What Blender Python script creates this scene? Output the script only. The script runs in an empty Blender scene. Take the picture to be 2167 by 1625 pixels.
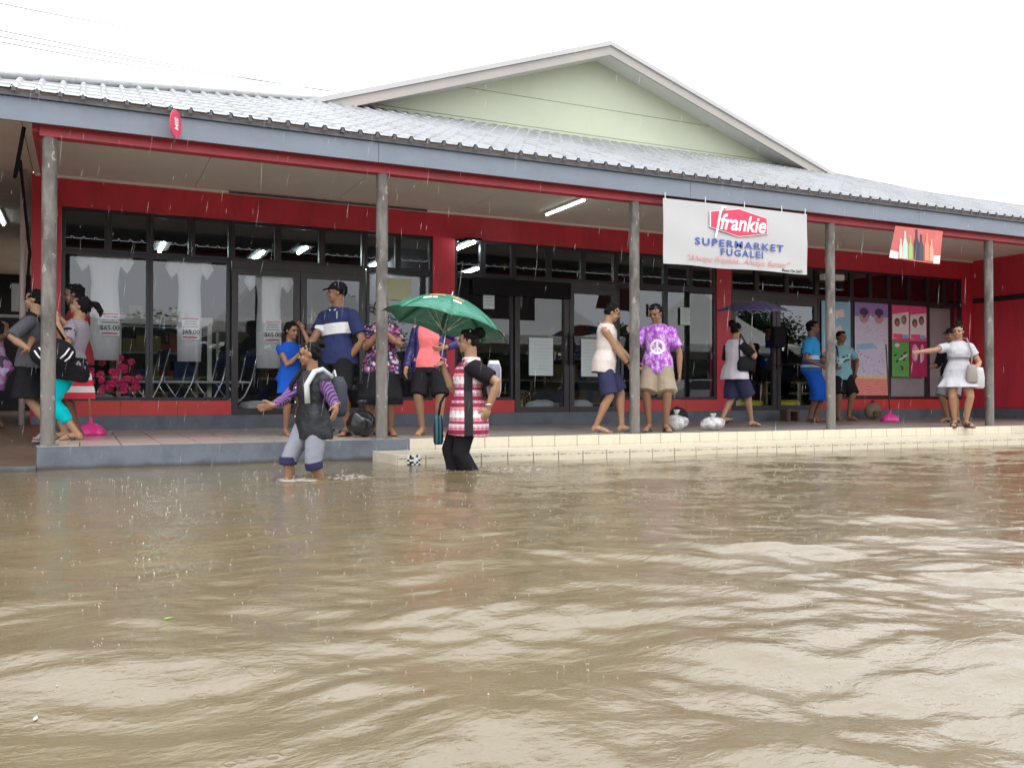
import bpy, math, random
import numpy as np
from mathutils import Vector, Matrix, noise
random.seed(7)
R = math.radians
C = bpy.context.scene.collection
SC = bpy.context.scene

# ------------------------------------------------------------------ camera, sky, sun, exposure
TH = R(25.427); PT = R(0.769); CZ = 0.65
cam = bpy.data.cameras.new('camera'); cam.lens = 36*1900/2167; cam.sensor_width = 36
cam.clip_start = 0.05; cam.clip_end = 1000
co = bpy.data.objects.new('camera', cam); C.objects.link(co)
co.location = (0, 0, CZ); co.rotation_euler = (R(90)+PT, 0, -TH)
SC.camera = co
w = bpy.data.worlds.new('World'); SC.world = w; w.use_nodes = True
nt = w.node_tree; nt.nodes.clear()
sky = nt.nodes.new('ShaderNodeTexSky'); sky.sky_type = 'NISHITA'; sky.sun_disc = False
SUN_EL, SUN_ROT = R(62), R(200)
sky.sun_elevation = SUN_EL; sky.sun_rotation = SUN_ROT; sky.dust_density = 6; sky.air_density = 1.0
mx = nt.nodes.new('ShaderNodeMix'); mx.data_type = 'RGBA'; mx.inputs[0].default_value = .88
mx.inputs[7].default_value = (11.0, 11.35, 11.8, 1)
bg = nt.nodes.new('ShaderNodeBackground'); bg.inputs[1].default_value = 0.11
wo = nt.nodes.new('ShaderNodeOutputWorld')
nt.links.new(sky.outputs[0], mx.inputs[6]); nt.links.new(mx.outputs[2], bg.inputs[0]); nt.links.new(bg.outputs[0], wo.inputs[0])
sl = bpy.data.lights.new('sun', 'SUN'); sl.energy = 0.6; sl.angle = R(25); sl.color = (1, .97, .93)
so = bpy.data.objects.new('sun', sl); C.objects.link(so)
so.rotation_euler = (R(90)-SUN_EL, 0, R(180)-SUN_ROT)
SC.cycles.sample_clamp_indirect = 4
SC.view_settings.view_transform = 'Standard'; SC.view_settings.look = 'None'
SC.view_settings.exposure = 1.0; SC.view_settings.gamma = 1; SC.view_settings.use_curve_mapping = False

# ------------------------------------------------------------------ helpers
F0 = (math.sin(TH), math.cos(TH)); RR = (math.cos(TH), -math.sin(TH))
def ray(px, py):
    a = (px-1083.5)/1900; b = -(py-812.5)/1900
    fw = math.cos(PT)-b*math.sin(PT); up = math.sin(PT)+b*math.cos(PT)
    return (a*RR[0]+fw*F0[0], a*RR[1]+fw*F0[1], up)
def at(px, py, X, Y):
    'world point seen at a photo pixel, at the camera depth of ground point X, Y'
    r = ray(px, py); t = (X*F0[0]+Y*F0[1])/(r[0]*F0[0]+r[1]*F0[1])
    return Vector((r[0]*t, r[1]*t, CZ+r[2]*t))
def atY(px, py, Y):
    r = ray(px, py); t = Y/r[1]
    return Vector((r[0]*t, Y, CZ+r[2]*t))

def tag(o, label=None, cat=None, group=None, kind=None):
    if label: o['label'] = label
    if cat: o['category'] = cat
    if group: o['group'] = group
    if kind: o['kind'] = kind
    return o
def empty(name, loc=(0, 0, 0), rz=0, label=None, cat=None, group=None, kind=None):
    o = bpy.data.objects.new(name, None); C.objects.link(o)
    o.location = loc; o.rotation_euler = (0, 0, rz); o.empty_display_size = .1
    return tag(o, label, cat, group, kind)
def dup(root):
    r = root.copy(); C.objects.link(r)
    for ch in list(root.children):
        c = ch.copy(); C.objects.link(c); c.parent = r
        for g in ch.children:
            d = g.copy(); C.objects.link(d); d.parent = c
    return r

class MB:
    def __init__(s): s.v = []; s.f = []; s.m = []; s.mi = 0
    def add(s, vs, fs):
        n = len(s.v); s.v += [tuple(v) for v in vs]; s.f += [tuple(i+n for i in f) for f in fs]; s.m += [s.mi]*len(fs)
    def box(s, x0, x1, y0, y1, z0, z1, M=None):
        vs = [Vector(p) for p in ((x0,y0,z0),(x1,y0,z0),(x1,y1,z0),(x0,y1,z0),(x0,y0,z1),(x1,y0,z1),(x1,y1,z1),(x0,y1,z1))]
        if M: vs = [M @ v for v in vs]
        s.add(vs, [(3,2,1,0),(4,5,6,7),(0,1,5,4),(1,2,6,5),(2,3,7,6),(3,0,4,7)])
    def prism(s, poly, y0, y1):
        n = len(poly)
        s.add([(x, y0, z) for x, z in poly]+[(x, y1, z) for x, z in poly],
              [tuple(range(n)), tuple(range(2*n-1, n-1, -1))]+[(i, i+n, (i+1) % n+n, (i+1) % n) for i in range(n)])
    def rings(s, rs, caps=True):
        n = len(rs[0]); vs = [p for r in rs for p in r]; fs = []
        for k in range(len(rs)-1):
            for i in range(n):
                j = (i+1) % n; fs.append((k*n+i, k*n+j, (k+1)*n+j, (k+1)*n+i))
        if caps: fs.append(tuple(range(n-1, -1, -1))); fs.append(tuple((len(rs)-1)*n+i for i in range(n)))
        s.add(vs, fs)
    def tube(s, pts, rad, n=10, round_caps=False):
        pts = [Vector(p) for p in pts]
        if not isinstance(rad, (list, tuple)): rad = [rad]*len(pts)
        rad = list(rad)
        if round_caps:
            d0 = (pts[0]-pts[1]).normalized(); d1 = (pts[-1]-pts[-2]).normalized()
            a, b = rad[0], rad[-1]
            pts = [pts[0]+d0*a*.95, pts[0]+d0*a*.6]+pts+[pts[-1]+d1*b*.6, pts[-1]+d1*b*.95]
            rad = [a*.25, a*.8]+rad+[b*.8, b*.25]
        rs = []; u = None
        for i, p in enumerate(pts):
            t = (pts[min(i+1, len(pts)-1)]-pts[max(i-1, 0)]).normalized()
            if u is None:
                u = t.orthogonal().normalized()
            else:
                u = (u-t*u.dot(t)).normalized()
            v = t.cross(u)
            rs.append([p+(u*math.cos(2*math.pi*k/n)+v*math.sin(2*math.pi*k/n))*rad[i] for k in range(n)])
        s.rings(rs)
    def ell(s, c, r, M=None, nu=14, nv=9):
        c = Vector(c); rs = []
        for j in range(1, nv):
            ph = math.pi*j/nv
            ring = []
            for i in range(nu):
                a = 2*math.pi*i/nu
                q = Vector((r[0]*math.sin(ph)*math.cos(a), r[1]*math.sin(ph)*math.sin(a), r[2]*math.cos(ph)))
                ring.append(c+(M @ q if M else q))
            rs.append(ring)
        top = c+((M @ Vector((0, 0, r[2]))) if M else Vector((0, 0, r[2])))
        bot = c-((M @ Vector((0, 0, r[2]))) if M else Vector((0, 0, r[2])))
        n = nu; vs = [p for q in rs for p in q]+[top, bot]; fs = []
        for k in range(len(rs)-1):
            for i in range(n):
                j = (i+1) % n; fs.append((k*n+i, (k+1)*n+i, (k+1)*n+j, k*n+j))
        T = len(vs)-2
        for i in range(n):
            fs.append((T, i, (i+1) % n)); fs.append((T+1, (len(rs)-1)*n+(i+1) % n, (len(rs)-1)*n+i))
        s.add(vs, fs)
    def obj(s, name, mats, parent=None, smooth=False, loc=None, bevel=0):
        me = bpy.data.meshes.new(name); me.from_pydata(s.v, [], s.f)
        if not isinstance(mats, (list, tuple)): mats = [mats]
        for m in mats: me.materials.append(m)
        if len(mats) > 1: me.polygons.foreach_set('material_index', s.m)
        if smooth: me.polygons.foreach_set('use_smooth', [True]*len(me.polygons))
        me.update()
        o = bpy.data.objects.new(name, me); C.objects.link(o)
        if parent: o.parent = parent
        if loc is not None: o.location = loc
        if bevel:
            b = o.modifiers.new('bevel', 'BEVEL'); b.width = bevel; b.segments = 2; b.limit_method = 'ANGLE'
        return o
def box(name, m, x0, x1, y0, y1, z0, z1, parent=None, bevel=0):
    b = MB(); b.box(x0, x1, y0, y1, z0, z1); return b.obj(name, m, parent, bevel=bevel)

# ------------------------------------------------------------------ materials
MATS = {}
def newmat(name):
    m = bpy.data.materials.new(name); m.use_nodes = True; MATS[name] = m
    b = m.node_tree.nodes['Principled BSDF']; return m, m.node_tree, b
def nmix(t, fac, a, b):
    n = t.nodes.new('ShaderNodeMix'); n.data_type = 'RGBA'
    for i, x in ((0, fac), (6, a), (7, b)):
        if hasattr(x, 'is_output'): t.links.new(x, n.inputs[i])
        elif i == 0: n.inputs[0].default_value = x
        else: n.inputs[i].default_value = (*x[:3], 1)
    return n.outputs[2]
def nmath(t, op, a, b=None, c=None):
    n = t.nodes.new('ShaderNodeMath'); n.operation = op
    for i, x in enumerate((a, b, c)):
        if x is None: continue
        if hasattr(x, 'is_output'): t.links.new(x, n.inputs[i])
        else: n.inputs[i].default_value = x
    return n.outputs[0]
def ncoord(t, scale=(1, 1, 1), kind='Object'):
    tc = t.nodes.new('ShaderNodeTexCoord'); mp = t.nodes.new('ShaderNodeMapping'); mp.inputs['Scale'].default_value = scale
    t.links.new(tc.outputs[kind], mp.inputs[0]); return mp.outputs[0]
def nnoise(t, vec, scale, detail=4, rough=.5):
    n = t.nodes.new('ShaderNodeTexNoise'); n.inputs['Scale'].default_value = scale; n.inputs['Detail'].default_value = detail
    n.inputs['Roughness'].default_value = rough
    t.links.new(vec, n.inputs['Vector']); return n.outputs['Fac']
def nramp(t, fac, stops, const=False):
    n = t.nodes.new('ShaderNodeValToRGB'); e = n.color_ramp.elements
    if const: n.color_ramp.interpolation = 'CONSTANT'
    while len(e) < len(stops): e.new(.5)
    for i, (p, c) in enumerate(stops): e[i].position = p; e[i].color = (*c[:3], 1)
    t.links.new(fac, n.inputs[0]); return n.outputs[0]
def nbump(t, b, h, strength=.3, dist=.01):
    n = t.nodes.new('ShaderNodeBump'); n.inputs['Strength'].default_value = strength; n.inputs['Distance'].default_value = dist
    t.links.new(h, n.inputs['Height']); t.links.new(n.outputs[0], b.inputs['Normal']); return n
def nsep(t, vec):
    n = t.nodes.new('ShaderNodeSeparateXYZ'); t.links.new(vec, n.inputs[0]); return n.outputs
def roofmat():
    m, t, b = newmat('galvanised_roof'); v = ncoord(t); oi = t.nodes.new('ShaderNodeObjectInfo')
    c = nmix(t, nnoise(t, v, 1.5), (.31, .32, .335), (.41, .42, .43))
    c = nmix(t, nmath(t, 'MULTIPLY', oi.outputs['Random'], .35), c, (.22, .225, .23))
    n2 = nnoise(t, ncoord(t, (5, .7, 1)), 2.2, 6, .7); c = nmix(t, nramp(t, n2, [(.48, (0, 0, 0)), (.75, (.8, .8, .8))]), c, (.17, .165, .16))
    n3 = nnoise(t, ncoord(t, (2, 2, 1)), 3.1, 6, .75); c = nmix(t, nramp(t, n3, [(.62, (0, 0, 0)), (.74, (.6, .6, .6))]), c, (.22, .15, .11))
    t.links.new(c, b.inputs['Base Color']); b.inputs['Roughness'].default_value = .42; b.inputs['Metallic'].default_value = .2; return m
def stdmat(name, col, rough=.6, var=.18, vs=3., dirt=None, dirt_amt=.4, ds=1.2, bump=.15, bs=60, metal=0, stretch=(1, 1, 1), bd=.004, coat=0):
    if name in MATS: return MATS[name]
    m, t, b = newmat(name)
    v = ncoord(t, stretch); n1 = nnoise(t, v, vs)
    lo = tuple(c*(1-var) for c in col); hi = tuple(min(1, c*(1+var)) for c in col)
    c = nmix(t, n1, lo, hi)
    if dirt:
        n2 = nnoise(t, v, ds, 6, .65); f = nramp(t, n2, [(.45, (0, 0, 0)), (.72, (1, 1, 1))])
        f = nmath(t, 'MULTIPLY', f, dirt_amt); c = nmix(t, f, c, dirt)
    t.links.new(c, b.inputs['Base Color']); b.inputs['Roughness'].default_value = rough; b.inputs['Metallic'].default_value = metal
    b.inputs['Coat Weight'].default_value = coat
    if rough >= .7: b.inputs['Specular IOR Level'].default_value = .15
    if bump: nbump(t, b, nnoise(t, v, bs, 3), bump, bd)
    return m
M_red = stdmat('red_paint', (.64, .040, .065), .42, .15, 1.5, stretch=(1, 1, .3), ds=3.0, dirt=(.38, .03, .05), dirt_amt=.8, bump=.12, bs=25)
M_redfade = stdmat('faded_red_paint', (.46, .04, .06), .5, .2, 2, dirt=(.16, .05, .06), dirt_amt=.6, ds=2.5)
M_redlow = stdmat('low_red_paint', (.62, .05, .05), .4, .15, 3, dirt=(.3, .05, .05), dirt_amt=.4)
M_ceil = stdmat('ceiling_paint', (.84, .80, .74), .7, .05, 1, dirt=(.7, .63, .55), dirt_amt=.35, ds=.8)
M_fascia = stdmat('fascia_blue_grey', (.185, .215, .265), .45, .12, 1.2, dirt=(.12, .14, .17), dirt_amt=.4, ds=1.6, stretch=(1, 1, 3))
M_trim = stdmat('gutter_trim', (.075, .085, .105), .5, .3, 4, dirt=(.2, .2, .2), dirt_amt=.4, ds=4)
M_roof = roofmat()
M_green = stdmat('pale_green_wall', (.53, .56, .43), .7, .05, .8, dirt=(.45, .48, .36), dirt_amt=.4, ds=1, bump=.05)
M_barge = stdmat('barge_board', (.36, .335, .31), .6, .15, 2, dirt=(.42, .33, .28), dirt_amt=.6, ds=2)
M_barge2 = stdmat('barge_board_pale', (.45, .435, .43), .5, .1, 2)
M_soffit = stdmat('gable_soffit', (.62, .62, .58), .7, .05, 2)
M_frame = stdmat('black_window_frame', (.026, .022, .03), .35, .3, 6, bump=.05)
M_frame2 = stdmat('brown_black_door_frame', (.045, .038, .042), .35, .3, 6, bump=.05)
M_kerb = stdmat('grey_concrete_paint', (.13, .15, .18), .55, .25, 3, dirt=(.05, .055, .07), dirt_amt=.6, ds=3.5, bump=.25, bs=40)
def wetline(m, z0=.035):
    t = m.node_tree; b = t.nodes['Principled BSDF']; l = b.inputs['Base Color'].links[0].from_socket; v = ncoord(t); z = nsep(t, v)[2]
    f = nramp(t, nmath(t, 'SUBTRACT', nmath(t, 'ADD', z, nmath(t, 'MULTIPLY', nnoise(t, ncoord(t, (3, 3, 1)), 2.5, 4), .05)), z0), [(.0, (.75,)*3), (.035, (0, 0, 0))])
    t.links.new(nmix(t, f, l, (.045, .036, .022)), b.inputs['Base Color'])
wetline(M_kerb)
M_concfloor = stdmat('wet_concrete_floor', (.27, .24, .22), .38, .2, 2.5, dirt=(.17, .14, .12), dirt_amt=.6, ds=1.5, bump=.05)
M_floortile = stdmat('floor_tile', (.46, .40, .34), .2, .12, 3, dirt=(.33, .26, .21), dirt_amt=.5, ds=1.8, bump=.03)
M_grout = stdmat('grout', (.10, .08, .065), .8)
M_cream = stdmat('cream_tile', (.66, .60, .47), .3, .1, 5, dirt=(.52, .43, .29), dirt_amt=.5, ds=4, bump=.1)
def stained():
    m, t, b = newmat('stained_cream_tile'); v = ncoord(t)
    c = nmix(t, nnoise(t, v, 4), (.58, .52, .39), (.68, .62, .49))
    n = nnoise(t, ncoord(t, (14, 4, 20)), 1.1, 6, .75); z = nsep(t, v)[2]
    zz = nmath(t, 'SUBTRACT', 1, nmath(t, 'MULTIPLY', nmath(t, 'ABSOLUTE', nmath(t, 'SUBTRACT', z, .055)), 22))
    f = nramp(t, nmath(t, 'MULTIPLY', n, zz), [(.42, (0, 0, 0)), (.55, (1, 1, 1))])
    t.links.new(nmix(t, nmath(t, 'MULTIPLY', f, .85), c, (.08, .055, .02)), b.inputs['Base Color'])
    b.inputs['Roughness'].default_value = .35; return m
M_stain = stained()
def postmat():
    m, t, b = newmat('weathered_post'); v = ncoord(t); z = nsep(t, v)[2]
    base = nmix(t, nnoise(t, ncoord(t, (9, 9, 2.2)), 1.5, 6, .7), (.07, .062, .056), (.30, .275, .25))
    n = nnoise(t, ncoord(t, (3, 3, 1.1)), 1.6, 5, .6)
    c = nmix(t, nramp(t, n, [(.47, (0, 0, 0)), (.60, (.85, .85, .85))]), base, (.075, .062, .056))
    n2 = nnoise(t, ncoord(t, (14, 14, 9)), 1., 5, .7)
    c = nmix(t, nramp(t, n2, [(.62, (0, 0, 0)), (.68, (1, 1, 1))]), c, (.45, .42, .37))
    t.links.new(c, b.inputs['Base Color']); b.inputs['Roughness'].default_value = .5; nbump(t, b, n2, .4, .004)
    return m
M_post = postmat()
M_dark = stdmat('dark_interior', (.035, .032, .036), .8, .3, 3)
M_white = stdmat('white_vinyl', (.48, .48, .485), .45, .03, 1.5, dirt=(.42, .39, .36), dirt_amt=.15, bump=0)
M_pure = stdmat('white_gloss', (.8, .8, .8), .35, .03, bump=0)
M_paper = stdmat('paper_sheet', (.68, .76, .77), .7, .04, bump=0)
M_yellowpaper = stdmat('pale_yellow_paper', (.62, .63, .42), .7, .04, bump=0)
M_metal = stdmat('white_metal_rack', (.62, .62, .56), .4, .1)
M_chrome = stdmat('chrome_tube', (.6, .6, .6), .25, .1, metal=.8)
M_black = stdmat('black_plastic', (.012, .012, .014), .25, .2, bump=.1)
M_blackm = stdmat('black_matt', (.012, .011, .014), .7, .2)
M_bluetext = stdmat('blue_ink', (.05, .09, .36), .5, .05, bump=0)
M_redtext = stdmat('red_ink', (.62, .04, .10), .5, .05, bump=0)
M_blacktext = stdmat('dark_ink', (.03, .035, .05), .5, .05, bump=0)
M_pinkplastic = stdmat('pink_plastic', (.85, .05, .30), .3, .08, bump=.03)
M_wood = stdmat('broom_wood', (.45, .24, .10), .5, .2, 8, stretch=(1, 1, .2))
M_darkwood = stdmat('dark_wood', (.10, .055, .035), .5, .2, 8)
M_tree = stdmat('tree_leaves', (.035, .06, .022), .7, .5, 3, bump=0)
M_bark = stdmat('tree_bark', (.09, .07, .05), .9, .3, 6, stretch=(1, 1, .3))
M_tent = stdmat('tent_canvas', (.78, .77, .72), .7, .05, 1)
M_mud = stdmat('wet_mud', (.10, .07, .05), .35, .35, 3, dirt=(.2, .15, .1), dirt_amt=.5, ds=4, bump=.4, bs=20)
def emit(name, col, s):
    m, t, b = newmat(name); b.inputs['Base Color'].default_value = (.8, .8, .8, 1)
    b.inputs['Emission Color'].default_value = (*col, 1); b.inputs['Emission Strength'].default_value = s; return m
M_tube = emit('lit_fluorescent_tube', (.86, 1, .95), 2.2)
M_tubein = emit('lit_tube_inside', (.80, 1, .96), 38.0)
def glassmat():
    m, t, b = newmat('window_glass'); t.nodes.remove(b)
    out = t.nodes['Material Output']; tr = t.nodes.new('ShaderNodeBsdfTransparent'); tr.inputs[0].default_value = (.93, .94, .95, 1)
    gl = t.nodes.new('ShaderNodeBsdfGlossy'); gl.inputs['Roughness'].default_value = .012; gl.inputs[0].default_value = (.95, .96, 1, 1)
    fr = t.nodes.new('ShaderNodeFresnel'); fr.inputs[0].default_value = 1.5
    ge = t.nodes.new('ShaderNodeNewGeometry'); f = nmath(t, 'MINIMUM', nmath(t, 'MULTIPLY', nmath(t, 'MULTIPLY', fr.outputs[0], 2.05), nmath(t, 'SUBTRACT', 1.0, ge.outputs['Backfacing'])), 1.0)
    mixs = t.nodes.new('ShaderNodeMixShader'); t.links.new(f, mixs.inputs[0]); t.links.new(tr.outputs[0], mixs.inputs[1]); t.links.new(gl.outputs[0], mixs.inputs[2])
    bp = t.nodes.new('ShaderNodeBump'); bp.inputs['Strength'].default_value = .02; bp.inputs['Distance'].default_value = .01
    t.links.new(nnoise(t, ncoord(t), 1.2, 1), bp.inputs['Height']); t.links.new(bp.outputs[0], gl.inputs['Normal'])
    t.links.new(mixs.outputs[0], out.inputs[0]); return m
M_glass = glassmat()
def clearbag():
    m, t, b = newmat('clear_plastic_bag'); out = t.nodes['Material Output']
    b.inputs['Base Color'].default_value = (.72, .72, .72, 1); b.inputs['Roughness'].default_value = .25
    tr = t.nodes.new('ShaderNodeBsdfTransparent'); ms = t.nodes.new('ShaderNodeMixShader')
    n = nnoise(t, ncoord(t), 14, 4, .6); f = nramp(t, n, [(.35, (.25,)*3), (.65, (.85,)*3)])
    t.links.new(f, ms.inputs[0]); t.links.new(tr.outputs[0], ms.inputs[1]); t.links.new(b.outputs[0], ms.inputs[2])
    t.links.new(ms.outputs[0], out.inputs[0]); nbump(t, b, n, .6, .02); return m
M_clear = clearbag()
def watermat():
    m, t, b = newmat('muddy_flood_water')
    v = ncoord(t)
    c = nmix(t, nnoise(t, ncoord(t, (.5, 1.2, 1)), 1.1, 5, .6), (.156, .120, .064), (.196, .155, .090))
    t.links.new(c, b.inputs['Base Color']); b.inputs['Roughness'].default_value = .02; b.inputs['IOR'].default_value = 1.68
    hs = None
    for sc, seed, rr in ((7., 0, .42), (11., 3.7, .40), (4.6, 9.1, .36)):
        mp = t.nodes.new('ShaderNodeMapping'); mp.inputs['Location'].default_value = (seed, seed*1.7, 0); mp.inputs['Scale'].default_value = (1, 1, 0)
        t.links.new(v, mp.inputs[0])
        vo = t.nodes.new('ShaderNodeTexVoronoi'); vo.voronoi_dimensions = '2D'; vo.inputs['Scale'].default_value = sc
        t.links.new(mp.outputs[0], vo.inputs['Vector'])
        sep = nsep(t, vo.outputs['Color'])
        d = vo.outputs['Distance']
        rad = nmath(t, 'MULTIPLY', sep[0], rr)
        q = nmath(t, 'SUBTRACT', d, rad)
        g = nmath(t, 'POWER', 2.718, nmath(t, 'MULTIPLY', nmath(t, 'MULTIPLY', q, q), -900.))
        g = nmath(t, 'MULTIPLY', g, nmath(t, 'GREATER_THAN', sep[1], .62))
        g = nmath(t, 'MULTIPLY', g, nmath(t, 'SUBTRACT', 1.1, nmath(t, 'MULTIPLY', sep[0], .8)))
        hs = g if hs is None else nmath(t, 'ADD', hs, g)
    fine = nnoise(t, ncoord(t, (1, 1.6, 1)), 16, 5, .62)
    med = nnoise(t, ncoord(t, (.8, 1.5, 1)), 6, 3, .5)
    h = nmath(t, 'ADD', nmath(t, 'MULTIPLY', hs, .055), nmath(t, 'ADD', nmath(t, 'MULTIPLY', fine, .34), nmath(t, 'MULTIPLY', med, .34)))
    nbump(t, b, h, 1.0, .0125)
    return m
M_water = watermat()
def cloth(name, col, rough=.85, var=.15):
    return stdmat(name, col, rough, var, 7, bump=.7, bs=13, bd=.022, stretch=(1, 1, .45))
def skinmat(name, col):
    if name in MATS: return MATS[name]
    m = stdmat(name, col, .5, .1, 8, bump=.08, bs=120); b = m.node_tree.nodes['Principled BSDF']
    b.inputs['Subsurface Weight'].default_value = 0; return m
SK_mid = skinmat('skin_brown', (.27, .135, .075)); SK_light = skinmat('skin_light_brown', (.36, .195, .11)); SK_dark = skinmat('skin_dark_brown', (.19, .09, .055))
M_hair = stdmat('black_hair', (.007, .006, .006), .72, .3, 12, bump=.5, bs=60, stretch=(1, 1, .3), bd=.01)
M_eye = stdmat('dark_eye', (.015, .01, .01), .2, .1, bump=0); M_lip = stdmat('lips', (.28, .09, .08), .5, .1, bump=0)

def text_mesh(name, s, size, m, parent, loc, rot=(R(90), 0, 0), shear=0, off=0, sx=1, align='CENTER', spacing=1, ext=.0012, width=None):
    cu = bpy.data.curves.new(name, 'FONT'); cu.body = s; cu.size = size; cu.shear = shear; cu.offset = off
    cu.align_x = align; cu.align_y = 'CENTER'; cu.space_character = spacing; cu.extrude = ext; cu.resolution_u = 3
    to = bpy.data.objects.new('tmp_text', cu); C.objects.link(to)
    dg = bpy.context.evaluated_depsgraph_get(); dg.update()
    me = bpy.data.meshes.new_from_object(to.evaluated_get(dg)); bpy.data.objects.remove(to)
    me.materials.clear(); me.materials.append(m); me.name = name
    if width:
        xs_ = [v.co.x for v in me.vertices]; sx = width/(max(xs_)-min(xs_))
    o = bpy.data.objects.new(name, me); C.objects.link(o); o.parent = parent; o.location = loc; o.rotation_euler = rot; o.scale = (sx, 1, 1)
    return o

# ------------------------------------------------------------------ SETTING: ground, flood water, pavement
PZ = .207           # pavement level; flood surface is z = 0
box('ground', M_mud, -60, 80, -60, 90, -1.4, -.32)['kind'] = 'structure'
def water_grid(x0, x1, y0, y1, step):
    nx = int((x1-x0)/step)+1; ny = int((y1-y0)/step)+1
    X, Y = np.meshgrid(np.linspace(x0, x1, nx), np.linspace(y0, y1, ny)); return X, Y
rng = np.random.RandomState(5)
WV = []
for i in range(44):
    lam = .24*(6.5**rng.rand()); ang = R(90-25)+rng.normal(0, .95); k = 2*math.pi/lam
    WV.append((k*math.cos(ang), k*math.sin(ang), rng.rand()*6.28, .0100*lam**1.08*(.6+.8*rng.rand())/2.2))
for i in range(16):
    lam = .11*(2.4**rng.rand()); ang = R(90-25)+rng.normal(0, .5); k = 2*math.pi/lam
    WV.append((k*math.cos(ang), k*math.sin(ang), rng.rand()*6.28, .0058*lam*(.6+.8*rng.rand())))
for lam, ang, am in ((1.55, 118, .0060), (1.1, 40, .0042), (.75, 85, .0034), (2.3, 62, .0065)):
    k = 2*math.pi/lam; WV.append((k*math.cos(R(ang)), k*math.sin(R(ang)), rng.rand()*6.28, am))
def wave_h(X, Y):
    wx = X+.10*np.sin(Y*2.1+1)+.06*np.sin(X*3.3+Y*1.7); wy = Y+.12*np.sin(X*1.6+2)+.05*np.sin(X*4.1-Y*2.9)
    h = np.zeros_like(X)
    for kx, ky, ph, a in WV:
        s = np.sin(kx*wx+ky*wy+ph); h += a*(s-.25*(1-s*s))
    calm = np.clip(1.20-.15*np.hypot(X-.8, Y), .24, .92)
    side = .74+.34*np.clip((X-.5-.25*Y)/3.0, -.7, 1)          # rougher where the current runs
    h = h*calm*side
    for cx, cy, am, sg in ((1.66, 7.05, .012, .35), (3.05, 7.33, .012, .35)):
        r = np.hypot(X-cx, Y-cy); h += am*np.sin(r*38)*np.exp(-(r/sg)**2)
    return h
# one sheet: fine where near, coarse far, built as nested rings of vertices on shared coordinates
xs = np.concatenate([np.arange(-60, -6, 3.), np.arange(-6, -2.0, .12), np.arange(-2.0, 6.5, .0165), np.arange(6.5, 19, .05), np.arange(19, 81, 3.)])
ys = np.concatenate([np.arange(-60, -3, 3.), np.arange(-3, .8, .15), np.arange(.8, 5.2, .0165), np.arange(5.2, 8.95, .035), np.arange(8.95, 14, .3), np.arange(14, 91, 4.)])
X, Y = np.meshgrid(xs, ys); H = wave_h(X, Y)
H[(Y > 9.2) | (Y < -3) | (X < -6) | (X > 19)] = 0
vv = np.stack([X, Y, H], -1).reshape(-1, 3); nx, ny = len(xs), len(ys)
idx = np.arange(nx*ny).reshape(ny, nx)
q = np.stack([idx[:-1, :-1], idx[:-1, 1:], idx[1:, 1:], idx[1:, :-1]], -1).reshape(-1, 4)
me = bpy.data.meshes.new('flood_water'); me.vertices.add(len(vv)); me.vertices.foreach_set('co', vv.ravel())
me.loops.add(q.size); me.loops.foreach_set('vertex_index', q.ravel()); me.polygons.add(len(q))
me.polygons.foreach_set('loop_start', np.arange(0, q.size, 4)); me.polygons.foreach_set('use_smooth', np.ones(len(q), bool))
me.update(); me.validate(); me.materials.append(M_water)
wo_ = bpy.data.objects.new('flood_water', me); C.objects.link(wo_); wo_['kind'] = 'structure'

PX0, PX1, PY0 = -.38, 17.0, 8.92
pv = box('pavement', M_kerb, PX0, 3.05, PY0, 12.69, -.3, PZ-.012); pv['kind'] = 'structure'
# floor tiles in the left stretch
k = 0; tm = None
x = PX0+.002
for i in range(10):
    for j in range(11):
        b = MB(); b.box(0, .330, 0, .330, 0, .012)
        if tm is None: o = b.obj('tile', M_floortile, pv, bevel=.0); tm = o.data
        else: o = bpy.data.objects.new('tile', tm); C.objects.link(o); o.parent = pv
        o.location = (x+i*.342, PY0+.004+j*.342, PZ-.012+random.uniform(-.0012, .0012))
pv2 = box('pavement_concrete', M_concfloor, 3.053, PX1, PY0+.02, 12.69, -.3, PZ); pv2['kind'] = 'structure'; pv2.name = 'pavement'
# painted front edge of the grey riser
box('kerb_edge', M_kerb, PX0, 3.05, PY0-.014, PY0-.001, -.3, PZ-.004, pv)
# tiled riser and step
stp = box('step', M_grout, 2.67, 12.50, 8.15, PY0+.0, -.3, .078); stp['kind'] = 'structure'
rz_ = box('riser', M_grout, 3.053, PX1, PY0, PY0+.018, -.3, PZ-.004, stp)
tA = tB = tT = None
def inst(me, name, parent, loc, mat=None):
    o = bpy.data.objects.new(name, me); C.objects.link(o); o.parent = parent; o.location = loc; return o
b = MB(); b.box(0, .280, -.012, 0, 0, .118); tA = b.obj('tile', M_cream, stp, bevel=.003); tA.location = (3.056, PY0, PZ-.118-.004+.003)
b = MB(); b.box(0, .280, -.012, 0, -.06, .080); tB = b.obj('tile', M_stain, stp, bevel=.003); tB.location = (2.672, 8.15, 0)
for i in range(1, 50):
    xx = 3.056+i*.286
    if xx+.28 > PX1: break
    o = tA.copy(); C.objects.link(o); o.location = (xx, PY0+random.uniform(-.001, .001), PZ-.119+random.uniform(-.001, .001))
for i in range(1, 34):
    o = tB.copy(); C.objects.link(o); o.location = (2.672+i*.2888, 8.15+random.uniform(-.0015, .0015), random.uniform(-.001, .001))
b = MB(); b.box(0, .570, 0, .74, 0, .010); tT = b.obj('tread_tile', M_cream, stp, bevel=.003); tT.location = (2.672, 8.153, .080)
for i in range(1, 17):
    o = tT.copy(); C.objects.link(o); o.location = (2.672+i*.578, 8.153, .080)
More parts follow.
